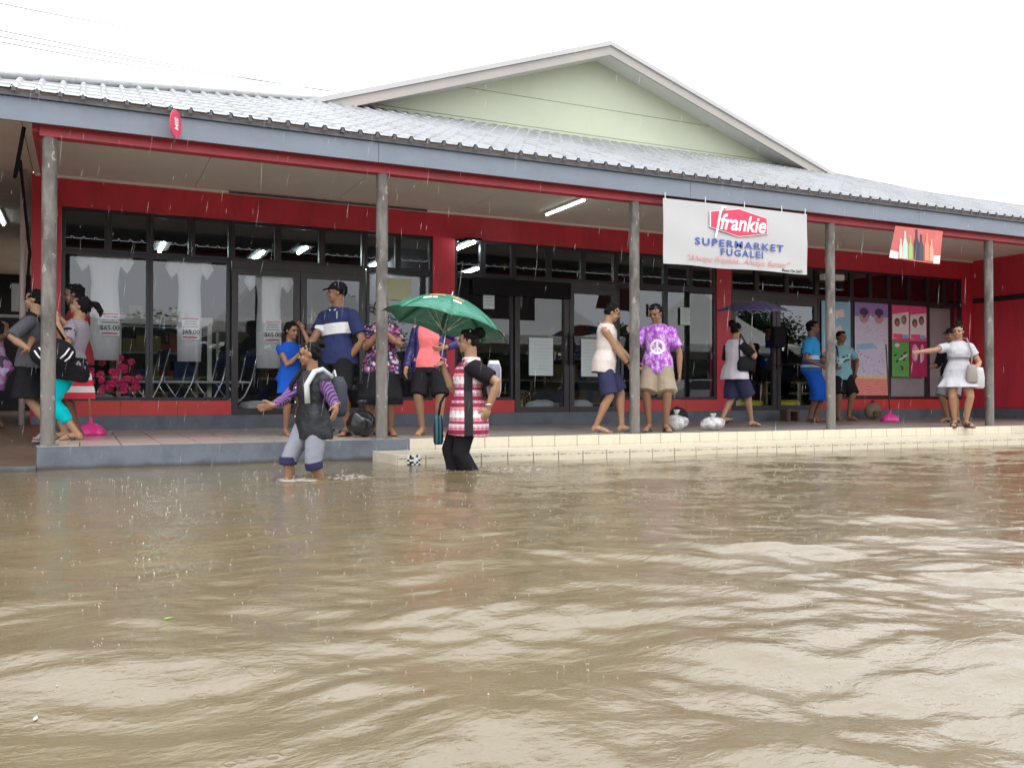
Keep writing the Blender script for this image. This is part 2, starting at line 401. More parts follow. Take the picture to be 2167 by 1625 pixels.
for i in range(16):
    xx = 12.52+i*.286
    if xx > PX1-.28: break
    b = MB(); b.box(0, .280, -.010, 0, -.15, .085); o = b.obj('tile', M_cream, stp, bevel=.003); o.location = (xx, PY0, 0)
box('tile', M_cream, 2.658, 2.6695, 8.15, 8.915, -.05, .088, stp)
# checkered black/white tile at left end of the step
b = MB()
random.seed(3)
for i in range(6):
    for j in range(5):
        b.mi = 1 if random.random() < .5 else 0
        b.box(i*.022, i*.022+.0215, 0, .003, j*.02-.012, j*.02+.0075)
o = b.obj('scribbled_tile', [M_pure, M_blackm], stp); o.location = (2.765, 8.131, 0)
# wet ramp in the covered passage at the left
b = MB(); rs = []
for yy, zz in ((8.95, .03), (9.6, .08), (10.6, .2), (11.5, .29), (14, .31), (30, .31)):
    rs.append([(-9, yy, zz), (PX0-.003, yy, zz), (PX0-.003, yy, -.3), (-9, yy, -.3)])
b.rings([[Vector(p) for p in r] for r in rs]); o = b.obj('path', M_mud); o['kind'] = 'structure'
box('kerb', M_kerb, -9, PX0-.003, 8.80, 8.947, -.3, .035)['kind'] = 'structure'
MUD = lambda yy: .03 if yy < 9 else (.31 if yy > 11.5 else .03+(yy-8.95)*.11)

# ------------------------------------------------------------------ BUILDING
W = 12.7
shop = empty('shop_building', (0, 0, 0), 0, 'long red shop building with open veranda, grey ribbed roof and pale green gable', 'building')
def part(name, m, *a, parent=None, bevel=0): return box(name, m, *a, parent=parent or shop, bevel=bevel)
part('lintel_wall', M_red, -.62, 16.6, W, W+.2, 3.055, 3.44)
for x0, x1 in ((-.62, -.285), (4.72, 5.075), (10.03, 10.35), (16.31, 16.6)): part('wall_pier', M_red, x0, x1, W, W+.2, .21, 3.053)
part('skirting', M_kerb, -.61, 16.6, W-.035, W+.18, .2, .392)
for x0, x1 in ((-.283, 1.80), (3.68, 4.718), (5.077, 6.08), (7.98, 10.028), (12.38, 16.308)):
    n = max(1, round((x1-x0)/.6)); s_ = (x1-x0)/n
    for i in range(n): part('dado_panel', M_redlow, x0+i*s_+.002, x0+(i+1)*s_-.002, W-.012, W+.15, .394, .588)
part('end_wall', M_red, 16.6, 16.8, 9.3, 12.9, .2, 3.45); part('end_wall', M_red, 16.6, 16.8, 8.93, 9.297, .2, 3.2)
for i in range(3): part('end_wall_panel', M_red, 16.585, 16.598, 9.0+i*1.22, 9.0+i*1.22+1.2, .42, 2.55)
part('end_wall_rail', M_frame, 16.58, 16.599, 8.9, W-.04, 2.56, 2.66)
part('end_wall_skirting', M_kerb, 16.57, 16.598, 8.92, W-.04, .2, .40)
# ceiling sheets with cover strips
xs_c = [-.60+1.91*i for i in range(10)]
for i in range(9): part('ceiling_panel', M_ceil, xs_c[i]+.003, xs_c[i+1]-.003, 9.30, W+.0, 3.44, 3.455)
part('light_leak_cover', M_dark, -9.2, 16.6, 9.31, W-.01, 3.458, 3.468)  # unseen sheet added to stop light leaking through the panel gaps
part('cornice', M_ceil, -.58, 16.58, W-.05, W-.002, 3.405, 3.437)
part('conduit', M_trim, 1.75, 4.6, W-.075, W-.052, 3.405, 3.43)
# posts, beam
PXS = [-.30, 2.79, 5.91, 9.02, 12.17]
for xx in PXS:
    b = MB(); b.tube([(0, 0, PZ-.01), (0, 0, 2.96)], .062, 16); b.box(-.09, .09, -.09, .09, PZ-.005, PZ+.006)
    o = b.obj('post', M_post, shop, True); o.location = (xx, 9.03, 0)
    o.modifiers.new('e', 'EDGE_SPLIT').split_angle = R(40)
part('veranda_beam', M_redfade, -.38, 16.58, 8.97, 9.09, 2.962, 3.20)
part('end_beam', M_redfade, -.44, -.385, 9.0, W-.002, 3.0, 3.25)
x = -9.0
for i in range(7):
    part('fascia_board', M_fascia, x, x+3.895, 8.85, 8.878, 3.04, 3.243); x += 3.9
b = MB(); b.box(-9, 18.4, 8.82, 8.90, 3.246, 3.275); b.obj('gutter', M_trim, shop)
# roof: ribbed sheets with stepped tile profile
TANP = .40
def roof_sheet_mesh(w_, y0, y1):
    prof = []; pitch = .18; nr = int(round(w_/pitch))
    for i in range(nr):
        x0 = i*pitch
        prof += [(x0, 0), (x0+.118, 0), (x0+.134, .030), (x0+.160, .030)]
    prof.append((nr*pitch, 0))
    rows = []; L = (y1-y0); st = .34; n = int(math.ceil(L/st)); 
    for k in range(n):
        ya = y0+k*st; yb = min(y0+(k+1)*st, y1)
        rows.append((ya, .012)); rows.append((yb-.002, 0.0))
    vs = []; fs = []; m = len(prof)
    for (yy, dz) in rows:
        for (px_, pz_) in prof: vs.append((px_, yy, (yy-y0)*TANP+pz_+dz))
    for r in range(len(rows)-1):
        for i in range(m-1): fs.append((r*m+i, r*m+i+1, (r+1)*m+i+1, (r+1)*m+i))
    b = MB(); b.add(vs, fs); return b
def roof_top(x):
    if x < 2.9: return min(12.72, 10.20+.78*x)
    if x > 12.3: return max(10.85, 12.72-(x-12.3)*2.2)
    return 12.72
for i in range(-1, 31):
    x0 = -9+i*.9 if i >= 0 else -9.9
    if x0 < -1.3: continue
    b = roof_sheet_mesh(.9, 8.79, 12.72)
    for k, v in enumerate(b.v):
        yt = roof_top(x0+v[0])
        if v[1] > yt: b.v[k] = (v[0], yt, v[2]-(v[1]-yt)*TANP)
    o = b.obj('roof_sheet', M_roof, shop); o.location = (x0, 0, 3.29); o.data.validate()
b = MB(); hx = [(xx, roof_top(xx), 3.29+(roof_top(xx)-8.79)*TANP+.03) for xx in (-1.2, 0, 1.2, 2.4, 3.1)]; b.tube(hx, .045, 8); b.obj('hip_cap', M_roof, shop, True)
b = MB(); hx = [(xx, roof_top(xx), 3.29+(roof_top(xx)-8.79)*TANP+.02) for xx in (12.4, 12.8, 13.16, 15, 18)]; b.tube(hx, .035, 8); b.obj('ridge_cap', M_roof, shop, True)
box('roof_back', M_trim, 3.0, 12.9, 12.73, 12.75, 3.46, 4.78, shop); box('roof_back', M_trim, 12.9, 18.0, 10.87, 10.9, 3.46, 4.08, shop)
b = MB(); b.rings([[Vector((-1.3, 8.79, 3.28)), Vector((-1.3, 9.2, 3.40)), Vector((-1.3, 9.2, 3.28))], [Vector((-9, 8.79, 3.28)), Vector((-9, 9.2, 3.40)), Vector((-9, 9.2, 3.28))]]); b.obj('eave_strip', M_roof, shop)
# eave ends between ribs: black foam closure
b = MB()
for i in range(151):
    xx = -9+i*.18+.147; pass
b.prism([(-.018, 0), (.022, 0), (.010, .043), (-.010, .043)], 0, .012); rc = b.obj('rib_closure', M_trim, shop); rc.location = (-8.853, 8.782, 3.277)
for i in range(1, 151): o = rc.copy(); C.objects.link(o); o.location = (-8.853+i*.18, 8.782, 3.277)
# gable: cladding boards separated by recessed joints
AX, AZ, GX0, GX1, GZ = 7.6, 6.34, 2.67, 12.53, 4.68
def gx(z, side): # roof line limits at height z (wall, under barge)
    t = (AZ-.10-z)/(AZ-GZ); return AX-4.93*t if side < 0 else AX+4.93*t
zb = [4.60, 4.885, 4.93, 5.405, 6.235]
for z0, z1 in ((4.50, 4.885), (4.893, 4.94), (4.948, 5.405), (5.413, 6.235)):
    if z1 > 6.2: poly = [(gx(z0, -1), z0), (gx(z0, 1), z0), (AX, 6.24)]
    else: poly = [(gx(z0, -1), z0), (gx(z0, 1), z0), (gx(z1, 1), z1), (gx(z1, -1), z1)]
    b = MB(); b.prism(poly, 12.76, 12.80); b.obj('gable_board', M_green, shop)
b = MB(); b.prism([(gx(4.5, -1)+.1, 4.5), (gx(4.5, 1)-.1, 4.5), (AX, 6.2)], 12.803, 12.83); b.obj('gable_backing', M_trim, shop)
def rake(name, m, y0, y1, o0, o1, ext=0):
    # strip following both rakes, between vertical offsets o0..o1 from the roof line
    for s in (-1, 1):
        xe = AX+s*(4.93+ext); ze = AZ-(4.93+ext)*(AZ-GZ)/4.93
        b = MB(); b.prism([(AX, AZ+o0), (xe, ze+o0), (xe, ze+o1), (AX, AZ+o1)] if s > 0 else [(xe, ze+o0), (AX, AZ+o0), (AX, AZ+o1), (xe, ze+o1)], y0, y1)
        b.obj(name, m, shop)
rake('barge_board', M_barge, 12.30, 12.33, -.205, -.06)
rake('barge_capping', M_barge2, 12.27, 12.335, -.058, .015, .03)
rake('gable_soffit', M_soffit, 12.332, 12.758, -.150, -.125)
rake('gable_roof', M_roof, 12.337, 17.8, -.08, -.02)
# interior room
room = empty('shop_interior', (0, 0, 0), 0, 'dim shop interior seen through the glass front', 'room')
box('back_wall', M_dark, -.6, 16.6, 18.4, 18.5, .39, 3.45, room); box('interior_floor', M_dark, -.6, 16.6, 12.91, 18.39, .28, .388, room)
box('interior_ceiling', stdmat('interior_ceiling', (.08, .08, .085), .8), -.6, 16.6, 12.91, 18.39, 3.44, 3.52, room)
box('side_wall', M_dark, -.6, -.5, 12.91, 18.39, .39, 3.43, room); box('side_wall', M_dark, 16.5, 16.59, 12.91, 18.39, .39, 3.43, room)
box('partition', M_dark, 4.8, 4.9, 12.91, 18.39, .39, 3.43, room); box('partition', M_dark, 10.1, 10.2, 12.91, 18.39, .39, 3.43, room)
for px_, py_, L_ in ((342, 524, .9), (545, 543, 1.1), (790, 562, 1.0), (985, 520, .7), (995, 574, 1.0), (640, 530, .6)):
    p = atY(px_, py_, 15.4)
    zc = 2.98; r_ = ray(px_, py_); t_ = (zc-CZ)/r_[2]; p = Vector((r_[0]*t_, r_[1]*t_, zc))
    if p.y > 18: p = atY(px_, py_, 17.6)
    t = empty('ceiling_light', p, 0, None, 'light')
    tag(t, 'lit tube lamp inside the shop through %s' % {342: 'the third transom from the left', 545: 'the fifth transom, above the door dress', 790: 'the transoms right of the navy shirted man', 985: 'the transom right of the red pier, higher', 995: 'the transom right of the red pier, lower', 640: 'the sixth transom from the left'}[px_])
    box('lamp_housing', M_dark, -.12, .12, -L_/2-.03, L_/2+.03, .02, .06, t)
    b = MB(); b.tube([(0, -L_/2, 0), (0, L_/2, 0)], .022, 8); b.obj('tube', M_tubein, t)
# windows and doors
FY0, FY1 = W+.02, W+.085
def framed(name, x0, x1, z0, z1, bw, m, pane=True, y0=FY0, y1=FY1):
    b = MB()
    b.box(x0, x0+bw, y0, y1, z0, z1); b.box(x1-bw, x1, y0, y1, z0, z1)
    b.box(x0+bw, x1-bw, y0+.001, y1-.001, z0, z0+bw); b.box(x0+bw, x1-bw, y0+.001, y1-.001, z1-bw, z1)
    o = b.obj(name, m, shop)
    box('pane', M_glass, x0+bw-.004, x1-bw+.004, (y0+y1)/2-.003, (y0+y1)/2+.003, z0+bw-.004, z1-bw+.004, o)
    return o
def bay(trans, wins, doors):
    for a, c in zip(trans[:-1], trans[1:]): framed('transom_window', a+.002, c-.002, 2.505, 3.052, .042, M_frame)
    for a, c in zip(wins[0::2], wins[1::2]): framed('window', a+.002, c-.002, .592, 2.50, .042, M_frame)
    for n, (a, c) in enumerate(zip(doors[0::2], doors[1::2])):
        o = framed('door', a+.002, c-.002, .395, 2.40, .085, M_frame2, y0=W+.0, y1=W+.06)
        hx = c-.045 if n == 0 else a+.045
        b = MB(); b.tube([(hx, W-.05, 1.15), (hx, W-.05, 1.65)], .012, 8, True); b.tube([(hx, W-.05, 1.2), (hx, W+.01, 1.2)], .008, 6); b.tube([(hx, W-.05, 1.6), (hx, W+.01, 1.6)], .008, 6)
        b.obj('handle', M_blackm, o, True)
    if doors: part('door_head', M_frame2, doors[0]+.003, doors[-1]-.003, W, W+.1, 2.403, 2.502)
bay([-.283, .257, .76, 1.284, 1.80, 2.425, 3.045, 3.67, 4.18, 4.718], [-.283, .76, .76, 1.78, 3.70, 4.718], [1.80, 2.73, 2.74, 3.68])
bay([5.077, 5.55, 6.08, 6.71, 7.34, 7.96, 8.45, 8.96, 9.48, 10.028], [5.077, 6.07, 7.99, 8.96, 8.96, 10.028], [6.09, 7.06, 7.07, 7.97])
bay([10.352, 10.95, 11.65, 12.38, 12.8, 13.26, 13.75, 14.24, 14.8, 15.33, 15.8, 16.308], [12.40, 13.26, 13.26, 14.24, 14.24, 15.33, 15.33, 16.308], [10.36, 11.38, 11.39, 12.37])
# covered passage at the left
pas = empty('neighbour_arcade', (-1, 9, 0), 0, 'beige ceilinged covered passage beside the shop at the far left', 'arcade')
def pbox(name, m, x0, x1, y0, y1, z0, z1):
    return box(name, m, x0+1, x1+1, y0-9, y1-9, z0, z1, pas)
for i in range(6): pbox('ceiling_panel', stdmat('passage_ceiling', (.86, .74, .68), .7, .06, 1.2, dirt=(.62, .48, .42), dirt_amt=.6, ds=.9), -9, -.604, 9.32+i*2.4, 9.32+i*2.4+2.395, 3.43, 3.45)
pbox('dark_backing', M_dark, -9, -.60, 23.4, 23.6, .3, 3.42); pbox('side_wall', M_dark, -9, -8.9, 9.3, 23.4, .3, 3.42)  # dark sheet added at the passage end to hide the bright sky
pbox('rail', M_pure, -9, -.7, 17.0, 17.05, 1.95, 2.0)
b = MB(); b.tube([(-.70+1, 12.5-9, .25), (-.70+1, 12.5-9, 3.42)], .035, 8); b.obj('downpipe', stdmat('pale_pipe', (.5, .42, .40), .5), pas, True)
b = MB(); b.tube([(-.52+1, 9.3-9, 3.1), (-.62+1, 9.8-9, 2.75), (-.60+1, 10.2-9, 3.0), (-.62+1, 12.4-9, 2.4), (-.66+1, 12.45-9, 1.8)], .018, 6); b.obj('cable', M_blackm, pas, True)
p = at(42, 630, -1.0, 14.0)
t = empty('sign', p, 0, 'plain white board hanging in the passage at the far left edge', 'sign'); box('board', M_white, -.10, .10, -.01, .01, -.19, .19, t)
p = Vector((-1.19, 15.8, 3.38))
t = empty('ceiling_light', p, 0, 'lit tube lamp on the passage ceiling at the left edge', 'light')
box('lamp_housing', M_pure, -.05, .05, -.62, .62, .02, .05, t); b = MB(); b.tube([(0, -.6, 0), (0, .6, 0)], .02, 8); b.obj('tube', M_tube, t)
# veranda tube light
t = empty('ceiling_light', (6.31, 11.48, 3.40), 0, 'long lit fluorescent batten on the veranda ceiling left of the hanging banner', 'light')
box('lamp_housing', M_pure, -.04, .04, -.6, .6, .012, .038, t); b = MB(); b.tube([(0, -.57, -.006), (0, .57, -.006)], .017, 8); b.obj('tube', M_tube, t)
random.seed(77)
for q, (sx_, sy_, n_) in enumerate(((1.0, 15.8, 3), (3.2, 14.6, 2), (5.9, 15.4, 3), (8.6, 14.8, 4), (11.2, 15.2, 3), (14, 15, 3))):
    t = empty('display_shelf', (sx_, sy_, .39), R(random.uniform(-12, 12)), 'stocked display shelf dimly seen inside, behind %s' % ('the leftmost dress', 'the left doors', 'the window beside the first red pier', 'the man in the purple shirt', 'the right hand doors', 'the posters')[q], 'shelf', 'stocked shelves inside the shop')
    for k in range(4):
        box('shelf', M_trim, -.7, .7, -.2, .2, .1+k*.42, .13+k*.42, t)
        x_ = -.68
        while x_ < .58:
            w__ = random.uniform(.08, .24); h__ = random.uniform(.12, .33); box('carton', stdmat('carton_%d' % random.randint(0, 6), random.choice(((.10, .02, .02), (.02, .03, .10), (.13, .11, .09), (.04, .06, .03), (.10, .07, .03), (.15, .15, .15), (.07, .04, .03))), .7), x_, x_+w__-.008, -.16, .12, .131+k*.42, .131+k*.42+h__, t); x_ += w__
t = empty('ceiling_bracket', (2.44, 9.3, 3.436), 0, 'small rusty hook on the veranda ceiling left of the second post', 'hook')
b = MB(); b.tube([(0, 0, 0), (0, 0, -.12), (.02, 0, -.15), (.03, 0, -.12)], .008, 6); b.box(-.02, .02, -.02, .02, -.01, .003); b.obj('hook', M_darkwood, t)

# ------------------------------------------------------------------ hanging signs
YB = 8.836
bn = empty('banner', (7.305, YB, 2.61), 0, 'white supermarket banner with red hexagon logo hanging from the fascia', 'banner')
b = MB(); nxx, nzz = 24, 10; vs = []; fs = []
for s_, yo in ((0, -.004), (1, 0)):
    for j in range(nzz+1):
        for i in range(nxx+1):
            x_ = -1.12+2.24*i/nxx; z_ = -.39+.78*j/nzz
            vs.append((x_, yo+.006*math.sin(i*.9)*(1-j/nzz)+.004*math.sin(j*.8+i*.3)-.004, z_+.006*math.sin(i*.5)*(j < nzz)))
st = (nxx+1)*(nzz+1)
for j in range(nzz):
    for i in range(nxx):
        a = j*(nxx+1)+i; fs.append((a, a+1, a+nxx+2, a+nxx+1)); fs.append((st+a+nxx+1, st+a+nxx+2, st+a+1, st+a))
b.add(vs, fs); b.obj('banner_sheet', M_white, bn, True)
PYB = -.022
def poly_plate(name, pts, m, parent, y, th=.002):
    b = MB(); b.prism(pts, y, y+th); return b.obj(name, m, parent)
hexo = [(-.43, .285), (-.0, .352), (.44, .272), (.44, .085), (-.0, .018), (-.43, .10)]
poly_plate('logo_outline', [(x*1.05, (z-.185)*1.08+.185) for x, z in hexo], stdmat('logo_pink', (.72, .36, .40), .5, bump=0), bn, PYB+.003)
poly_plate('logo_white_band', [(x*1.03, (z-.185)*1.045+.185) for x, z in hexo], M_pure, bn, PYB+.0005)
poly_plate('logo_hexagon', hexo, M_redtext, bn, PYB-.002)
text_mesh('lettering', 'frankie', .27, M_pure, bn, (.05, PYB-.006, .168), shear=.28, off=.006, width=.72)
b = MB(); b.tube([(-.365, PYB-.006, -.03), (-.345, PYB-.006, .05), (-.29, PYB-.006, .29), (-.25, PYB-.006, .35), (-.215, PYB-.006, .345)], .016, 8, True); b.obj('logo_flourish', M_pure, bn, True)
text_mesh('lettering', 'SUPERMARKET', .118, M_bluetext, bn, (.02, PYB, -.092), off=.0025, spacing=1.25, width=1.38)
text_mesh('lettering', 'FUGALEI', .112, M_bluetext, bn, (.05, PYB, -.197), off=.0025, spacing=1.25, width=.66)
text_mesh('lettering', '"Always Frankie...Always Better"', .098, stdmat('pink_ink', (.66, .30, .30), .5, bump=0), bn, (0, PYB, -.292), shear=.35, width=1.6)
text_mesh('lettering', 'Phone / Fax 26655', .045, M_blacktext, bn, (.86, PYB, -.362), off=.001)
b = MB()
for x_ in (-1.09, -.5, .1, .7, 1.09): b.tube([(x_, -.006, .37), (x_, -.004, .46)], .005, 6)
b.obj('tie_cord', M_pure, bn)
# picture banner with bottles
b2 = empty('banner', (10.42, YB, 2.75), R(0), 'small red poster of bottles hanging from the fascia at the right', 'banner')
def banner_pic():
    b = MB(); b.prism([(-.40, .23), (.53, .23), (.46, -.245), (-.53, -.215)], -.006, -.003); b.obj('banner_sheet', stdmat('banner_red', (.55, .12, .10), .5, .25, 4, bump=0), b2)
    b = MB(); b.prism([(-.50, -.11), (-.35, -.13), (-.36, -.22), (-.525, -.212)], -.009, -.0065); b.prism([(.34, -.13), (.47, -.12), (.455, -.235), (.33, -.24)], -.009, -.0065); b.obj('pale_corner', M_pure, b2)
    cols = [(.5, .62, .55), (.25, .5, .16), (.03, .03, .05), (.05, .05, .07), (.7, .25, .15), (.7, .35, .25), (.62, .60, .58)]
    for i, (x_, h_, w_) in enumerate(((-.22, .38, .045), (-.12, .32, .038), (0, .42, .05), (.09, .36, .045), (.20, .38, .042), (.29, .30, .036), (-.31, .27, .03))):
        z0 = -.21
        b = MB(); b.prism([(x_-w_, z0), (x_+w_, z0), (x_+w_, z0+h_*.55), (x_+w_*.35, z0+h_*.75), (x_+w_*.35, z0+h_), (x_-w_*.35, z0+h_), (x_-w_*.35, z0+h_*.75), (x_-w_, z0+h_*.55)], -.010-.001*i, -.0065)
        b.obj('printed_bottle', stdmat('printed_bottle_%d' % i, cols[i], .5, .2, bump=0), b2)
banner_pic()
t = empty('sign', (.735, 8.74, 3.146), R(52), 'small red oval sign hanging edge on from the gutter near the first post', 'sign')
b = MB(); b.rings([[Vector((.085*math.cos(a), y_, .13*math.sin(a))) for a in [2*math.pi*i/24 for i in range(24)]] for y_ in (-.006, .006)]); b.obj('disc', M_redtext, t)
text_mesh('lettering', 'SIM', .075, M_pure, t, (0, -.008, 0), rot=(R(90), R(90), 0), off=.002)
b = MB(); b.tube([(0, 0, .125), (.03, .08, .15)], .005, 6); b.obj('bracket', M_trim, t)

# ------------------------------------------------------------------ things on / behind glass
YG = W+.045
def sheet(name, x0, x1, z0, z1, m, label, cat, y=W+.012, lines=0, linecol=None):
    t = empty(name, ((x0+x1)/2, y, (z0+z1)/2), 0, label, cat)
    hw, hh = (x1-x0)/2, (z1-z0)/2
    box('sheet', m, -hw, hw, -.002, 0, -hh, hh, t)
    if lines:
        b = MB()
        for i in range(lines):
            zz = hh*.82-i*(2*hh*.82)/(lines); ww = hw*(.55+.3*random.random()); b.box(-ww, ww, -.004, -.0025, zz-.35*hh/lines, zz)
        b.obj('print', linecol or stdmat('pale_print', (.45, .52, .54), .6, bump=0), t)
    return t
sheet('notice', 6.34, 6.77, .975, 1.576, M_paper, 'plain pale notice on the left leaf of the middle doors', 'notice', lines=9, linecol=stdmat('faint_print', (.58, .65, .66), .6, bump=0))
sheet('notice', 7.29, 7.68, .968, 1.58, M_paper, 'plain pale notice on the right middle door leaf, beside the man in the sleeveless top', 'notice', lines=9, linecol=MATS['faint_print'])
sheet('notice', 8.60, 8.84, 2.0, 2.214, M_yellowpaper, 'small cream notice with dark lines left of the purple shirted man', 'notice', lines=4, linecol=stdmat('brown_print', (.25, .2, .12), .6, bump=0))
sheet('notice', 9.255, 9.463, 1.876, 2.178, M_paper, 'small white notice on the window right of the purple shirted man', 'notice', lines=7)
sheet('notice', 4.0, 4.37, 2.07, 2.39, M_yellowpaper, 'pale yellow sheet on the glass above the green umbrella', 'notice')
sheet('notice', 5.55, 5.74, 2.0, 2.25, M_paper, 'small white sheet on the window right of the first red pier, behind the umbrella', 'notice', lines=4)
bb = empty('sign_board', (6.38, W-.015, 2.34), 0, 'black board across the glass above the middle doors', 'board')
box('board', M_blackm, -1.02, .70, -.012, .01, -.13, .13, bb)
t = empty('security_light', (12.62, W-.08, 2.87), 0, 'white twin box security light on the transom behind the fourth post', 'lamp')
box('housing', M_pure, -.22, -.02, -.06, .06, -.055, .055, t, .01); box('housing', M_pure, .05, .28, -.07, .05, -.05, .06, t, .01); box('bracket', M_trim, -.22, .28, .062, .075, -.02, .02, t)
t = empty('door_lock_box', (11.38, W-.06, 1.72), 0, 'black box on the meeting stiles of the right hand doors', 'box')
box('casing', M_blackm, -.14, .14, -.04, .04, -.19, .19, t, .01); box('latch', M_chrome, .03, .07, -.05, -.041, -.25, -.19, t)
# posters
def poster(x0, x1, z0, z1, label, kind):
    t = empty('poster', ((x0+x1)/2, W+.004, (z0+z1)/2), 0, label, 'poster'); hw, hh = (x1-x0)/2, (z1-z0)/2
    def sm(n, c): return stdmat(n, c, .4, .12, 8, bump=0)
    if kind == 'blue':
        box('sheet', sm('poster_blue', (.28, .55, .72)), -hw, hw, -.002, 0, -hh, hh, t)
        b = MB(); b.prism([(-hw, 0), (hw, .05), (hw, -hh*.6), (-hw, -hh*.5)], -.005, -.003); b.obj('print', sm('poster_peach', (.85, .42, .35)), t)
        b = MB(); b.prism([(-hw*.7, hh*.75), (hw*.5, hh*.85), (hw*.6, hh*.68), (-hw*.6, hh*.6)], -.005, -.003); b.prism([(-hw*.5, hh*.35), (hw*.3, hh*.5), (hw*.6, hh*.2), (-hw*.2, hh*.12)], -.005, -.003); b.obj('print', sm('poster_cream', (.85, .7, .6)), t)
        box('print', sm('poster_coral', (.8, .2, .15)), -hw, hw, -.005, -.003, -hh, -hh*.6, t)
    if kind == 'purple':
        box('sheet', sm('poster_lilac', (.66, .62, .78)), -hw, hw, -.002, 0, -hh, hh, t)
        box('print', sm('poster_violet', (.32, .22, .55)), -hw, hw, -.004, -.0025, hh*.70, hh, t)
        for s_ in (-1, 1):
            b = MB(); b.ell((s_*hw*.45, -.004, hh*.72), (hw*.30, .002, hh*.16)); b.obj('printed_face', sm('poster_face', (.55, .30, .36)), t, True)
            b = MB(); b.ell((s_*hw*.45, -.005, hh*.80), (hw*.27, .002, hh*.09)); b.ell((s_*hw*.45, -.0065, hh*.70), (hw*.12, .001, hh*.02)); b.obj('printed_hair', sm('poster_hair', (.07, .04, .14)), t, True)
        b = MB(); b.prism([(-hw*.9, .10*hh), (hw*.1, .14*hh), (hw*.1, .02*hh), (-hw*.9, -.02*hh)], -.005, -.003); b.obj('print', sm('poster_blue', (.2, .4, .7)), t)
        b = MB()
        for i in range(46):
            x_ = random.uniform(-hw*.85, hw*.8); z_ = random.uniform(-hh*.55, hh*.05); s_ = random.uniform(.012, .035); b.prism([(x_, z_), (x_+s_, z_+s_*.5), (x_+s_*.4, z_+s_)], -.006, -.003)
        b.obj('print', sm('poster_dots', (.14, .12, .38)), t)
        b = MB()
        for i in range(20):
            x_ = random.uniform(-hw*.8, hw*.8); z_ = random.uniform(hh*.15, hh*.5); b.box(x_, x_+.05, -.005, -.003, z_, z_+.01)
        b.obj('print', sm('poster_greylines', (.4, .42, .5)), t)
        box('print', sm('poster_yellow', (.8, .6, .25)), -hw, hw, -.005, -.003, -hh*.64, -hh*.58, t)
        box('print', sm('poster_orange', (.82, .25, .20)), -hw, hw, -.005, -.003, -hh, -hh*.64, t)
        b = MB()
        for i in range(6):
            z_ = -hh*.95+i*hh*.055; b.tube([(-hw*.9+j*hw*.3, -.006, z_+.012*math.sin(j*2+i)) for j in range(7)], .005, 4)
        b.obj('print', sm('poster_pinklines', (.88, .55, .5)), t)
    if kind == 'pink':
        mp = sm('poster_magenta', (.80, .10, .28)); mw = sm('poster_white', (.82, .76, .78)); mh = sm('poster_face2', (.16, .07, .05))
        for s_ in (-1, 1):
            cx_ = s_*hw*.5
            box('sheet', mp, cx_-hw*.49, cx_+hw*.49, -.002, 0, 0, hh, t)
            b = MB(); b.prism([(cx_-hw*.46, .06*hh), (cx_+hw*.46, .12*hh), (cx_+hw*.46, .82*hh), (cx_-hw*.46, .74*hh)], -.005, -.003); b.obj('print', mw, t)
            b = MB(); b.ell((cx_-hw*.2, -.006, hh*.52), (hw*.15, .002, hh*.12)); b.ell((cx_+hw*.18, -.006, hh*.60), (hw*.15, .002, hh*.13)); b.obj('printed_face', mh, t, True)
            b = MB(); b.ell((cx_-hw*.2, -.009, hh*.49), (hw*.09, .002, hh*.075)); b.ell((cx_+hw*.18, -.009, hh*.57), (hw*.09, .002, hh*.08)); b.obj('printed_face', sm('poster_skin', (.42, .22, .16)), t, True)
            box('print', sm('poster_magenta2', (.85, .1, .25)), cx_-hw*.42, cx_+hw*.1, -.006, -.004, .08*hh, .2*hh, t)
            box('print', sm('poster_sky', (.15, .5, .7)), cx_+hw*.12, cx_+hw*.4, -.006, -.004, .08*hh, .18*hh, t)
        box('sheet', sm('poster_green', (.12, .42, .10)), -hw*.99, -hw*.02, -.002, 0, -hh, -.01, t)
        b = MB()
        for i in range(7):
            x_ = -hw*.85+random.random()*hw*.6; z_ = -hh*.9+random.random()*hh*.6; b.ell((x_, -.004, z_), (.05, .002, .022), Matrix.Rotation(R(random.uniform(-60, 60)), 3, 'Y'), 8, 5)
        b.obj('print', sm('poster_darkleaf', (.02, .08, .02)), t); b = MB(); b.ell((-hw*.7, -.004, -hh*.12), (.07, .002, .04)); b.ell((-hw*.35, -.004, -hh*.45), (.14, .001, .02), Matrix.Rotation(R(-25), 3, 'Y')); b.obj('print', mw, t)
        box('sheet', sm('poster_crimson', (.45, .03, .12)), hw*.02, hw*.99, -.002, 0, -hh, -.01, t)
        b = MB(); b.ell((hw*.3, -.004, -hh*.32), (hw*.17, .002, hh*.25)); b.ell((hw*.72, -.004, -hh*.32), (hw*.12, .002, hh*.25)); b.obj('print', sm('poster_rose', (.80, .35, .55)), t)
        b = MB(); b.ell((hw*.35, -.007, -hh*.32), (hw*.05, .002, hh*.2)); b.ell((hw*.65, -.007, -hh*.45), (hw*.05, .002, hh*.16)); b.obj('print', mw, t)
poster(12.47, 13.20, .66, 2.44, 'tall blue and peach poster partly behind the fourth post', 'blue')
poster(13.31, 14.19, .66, 2.45, 'tall lilac poster with two printed faces over an orange foot', 'purple')
poster(14.29, 15.27, 1.03, 2.44, 'pink, green and crimson poster sheets in four squares', 'pink')
b = box('window_backing', stdmat('grey_shutter', (.50, .48, .46), .6, .2), 14.3, 15.28, W+.11, W+.12, .64, 2.46, room)
box('window_backing', stdmat('grey_shutter', (.50, .48, .46), .6), 15.38, 16.26, W+.25, W+.26, .64, 2.46, room)
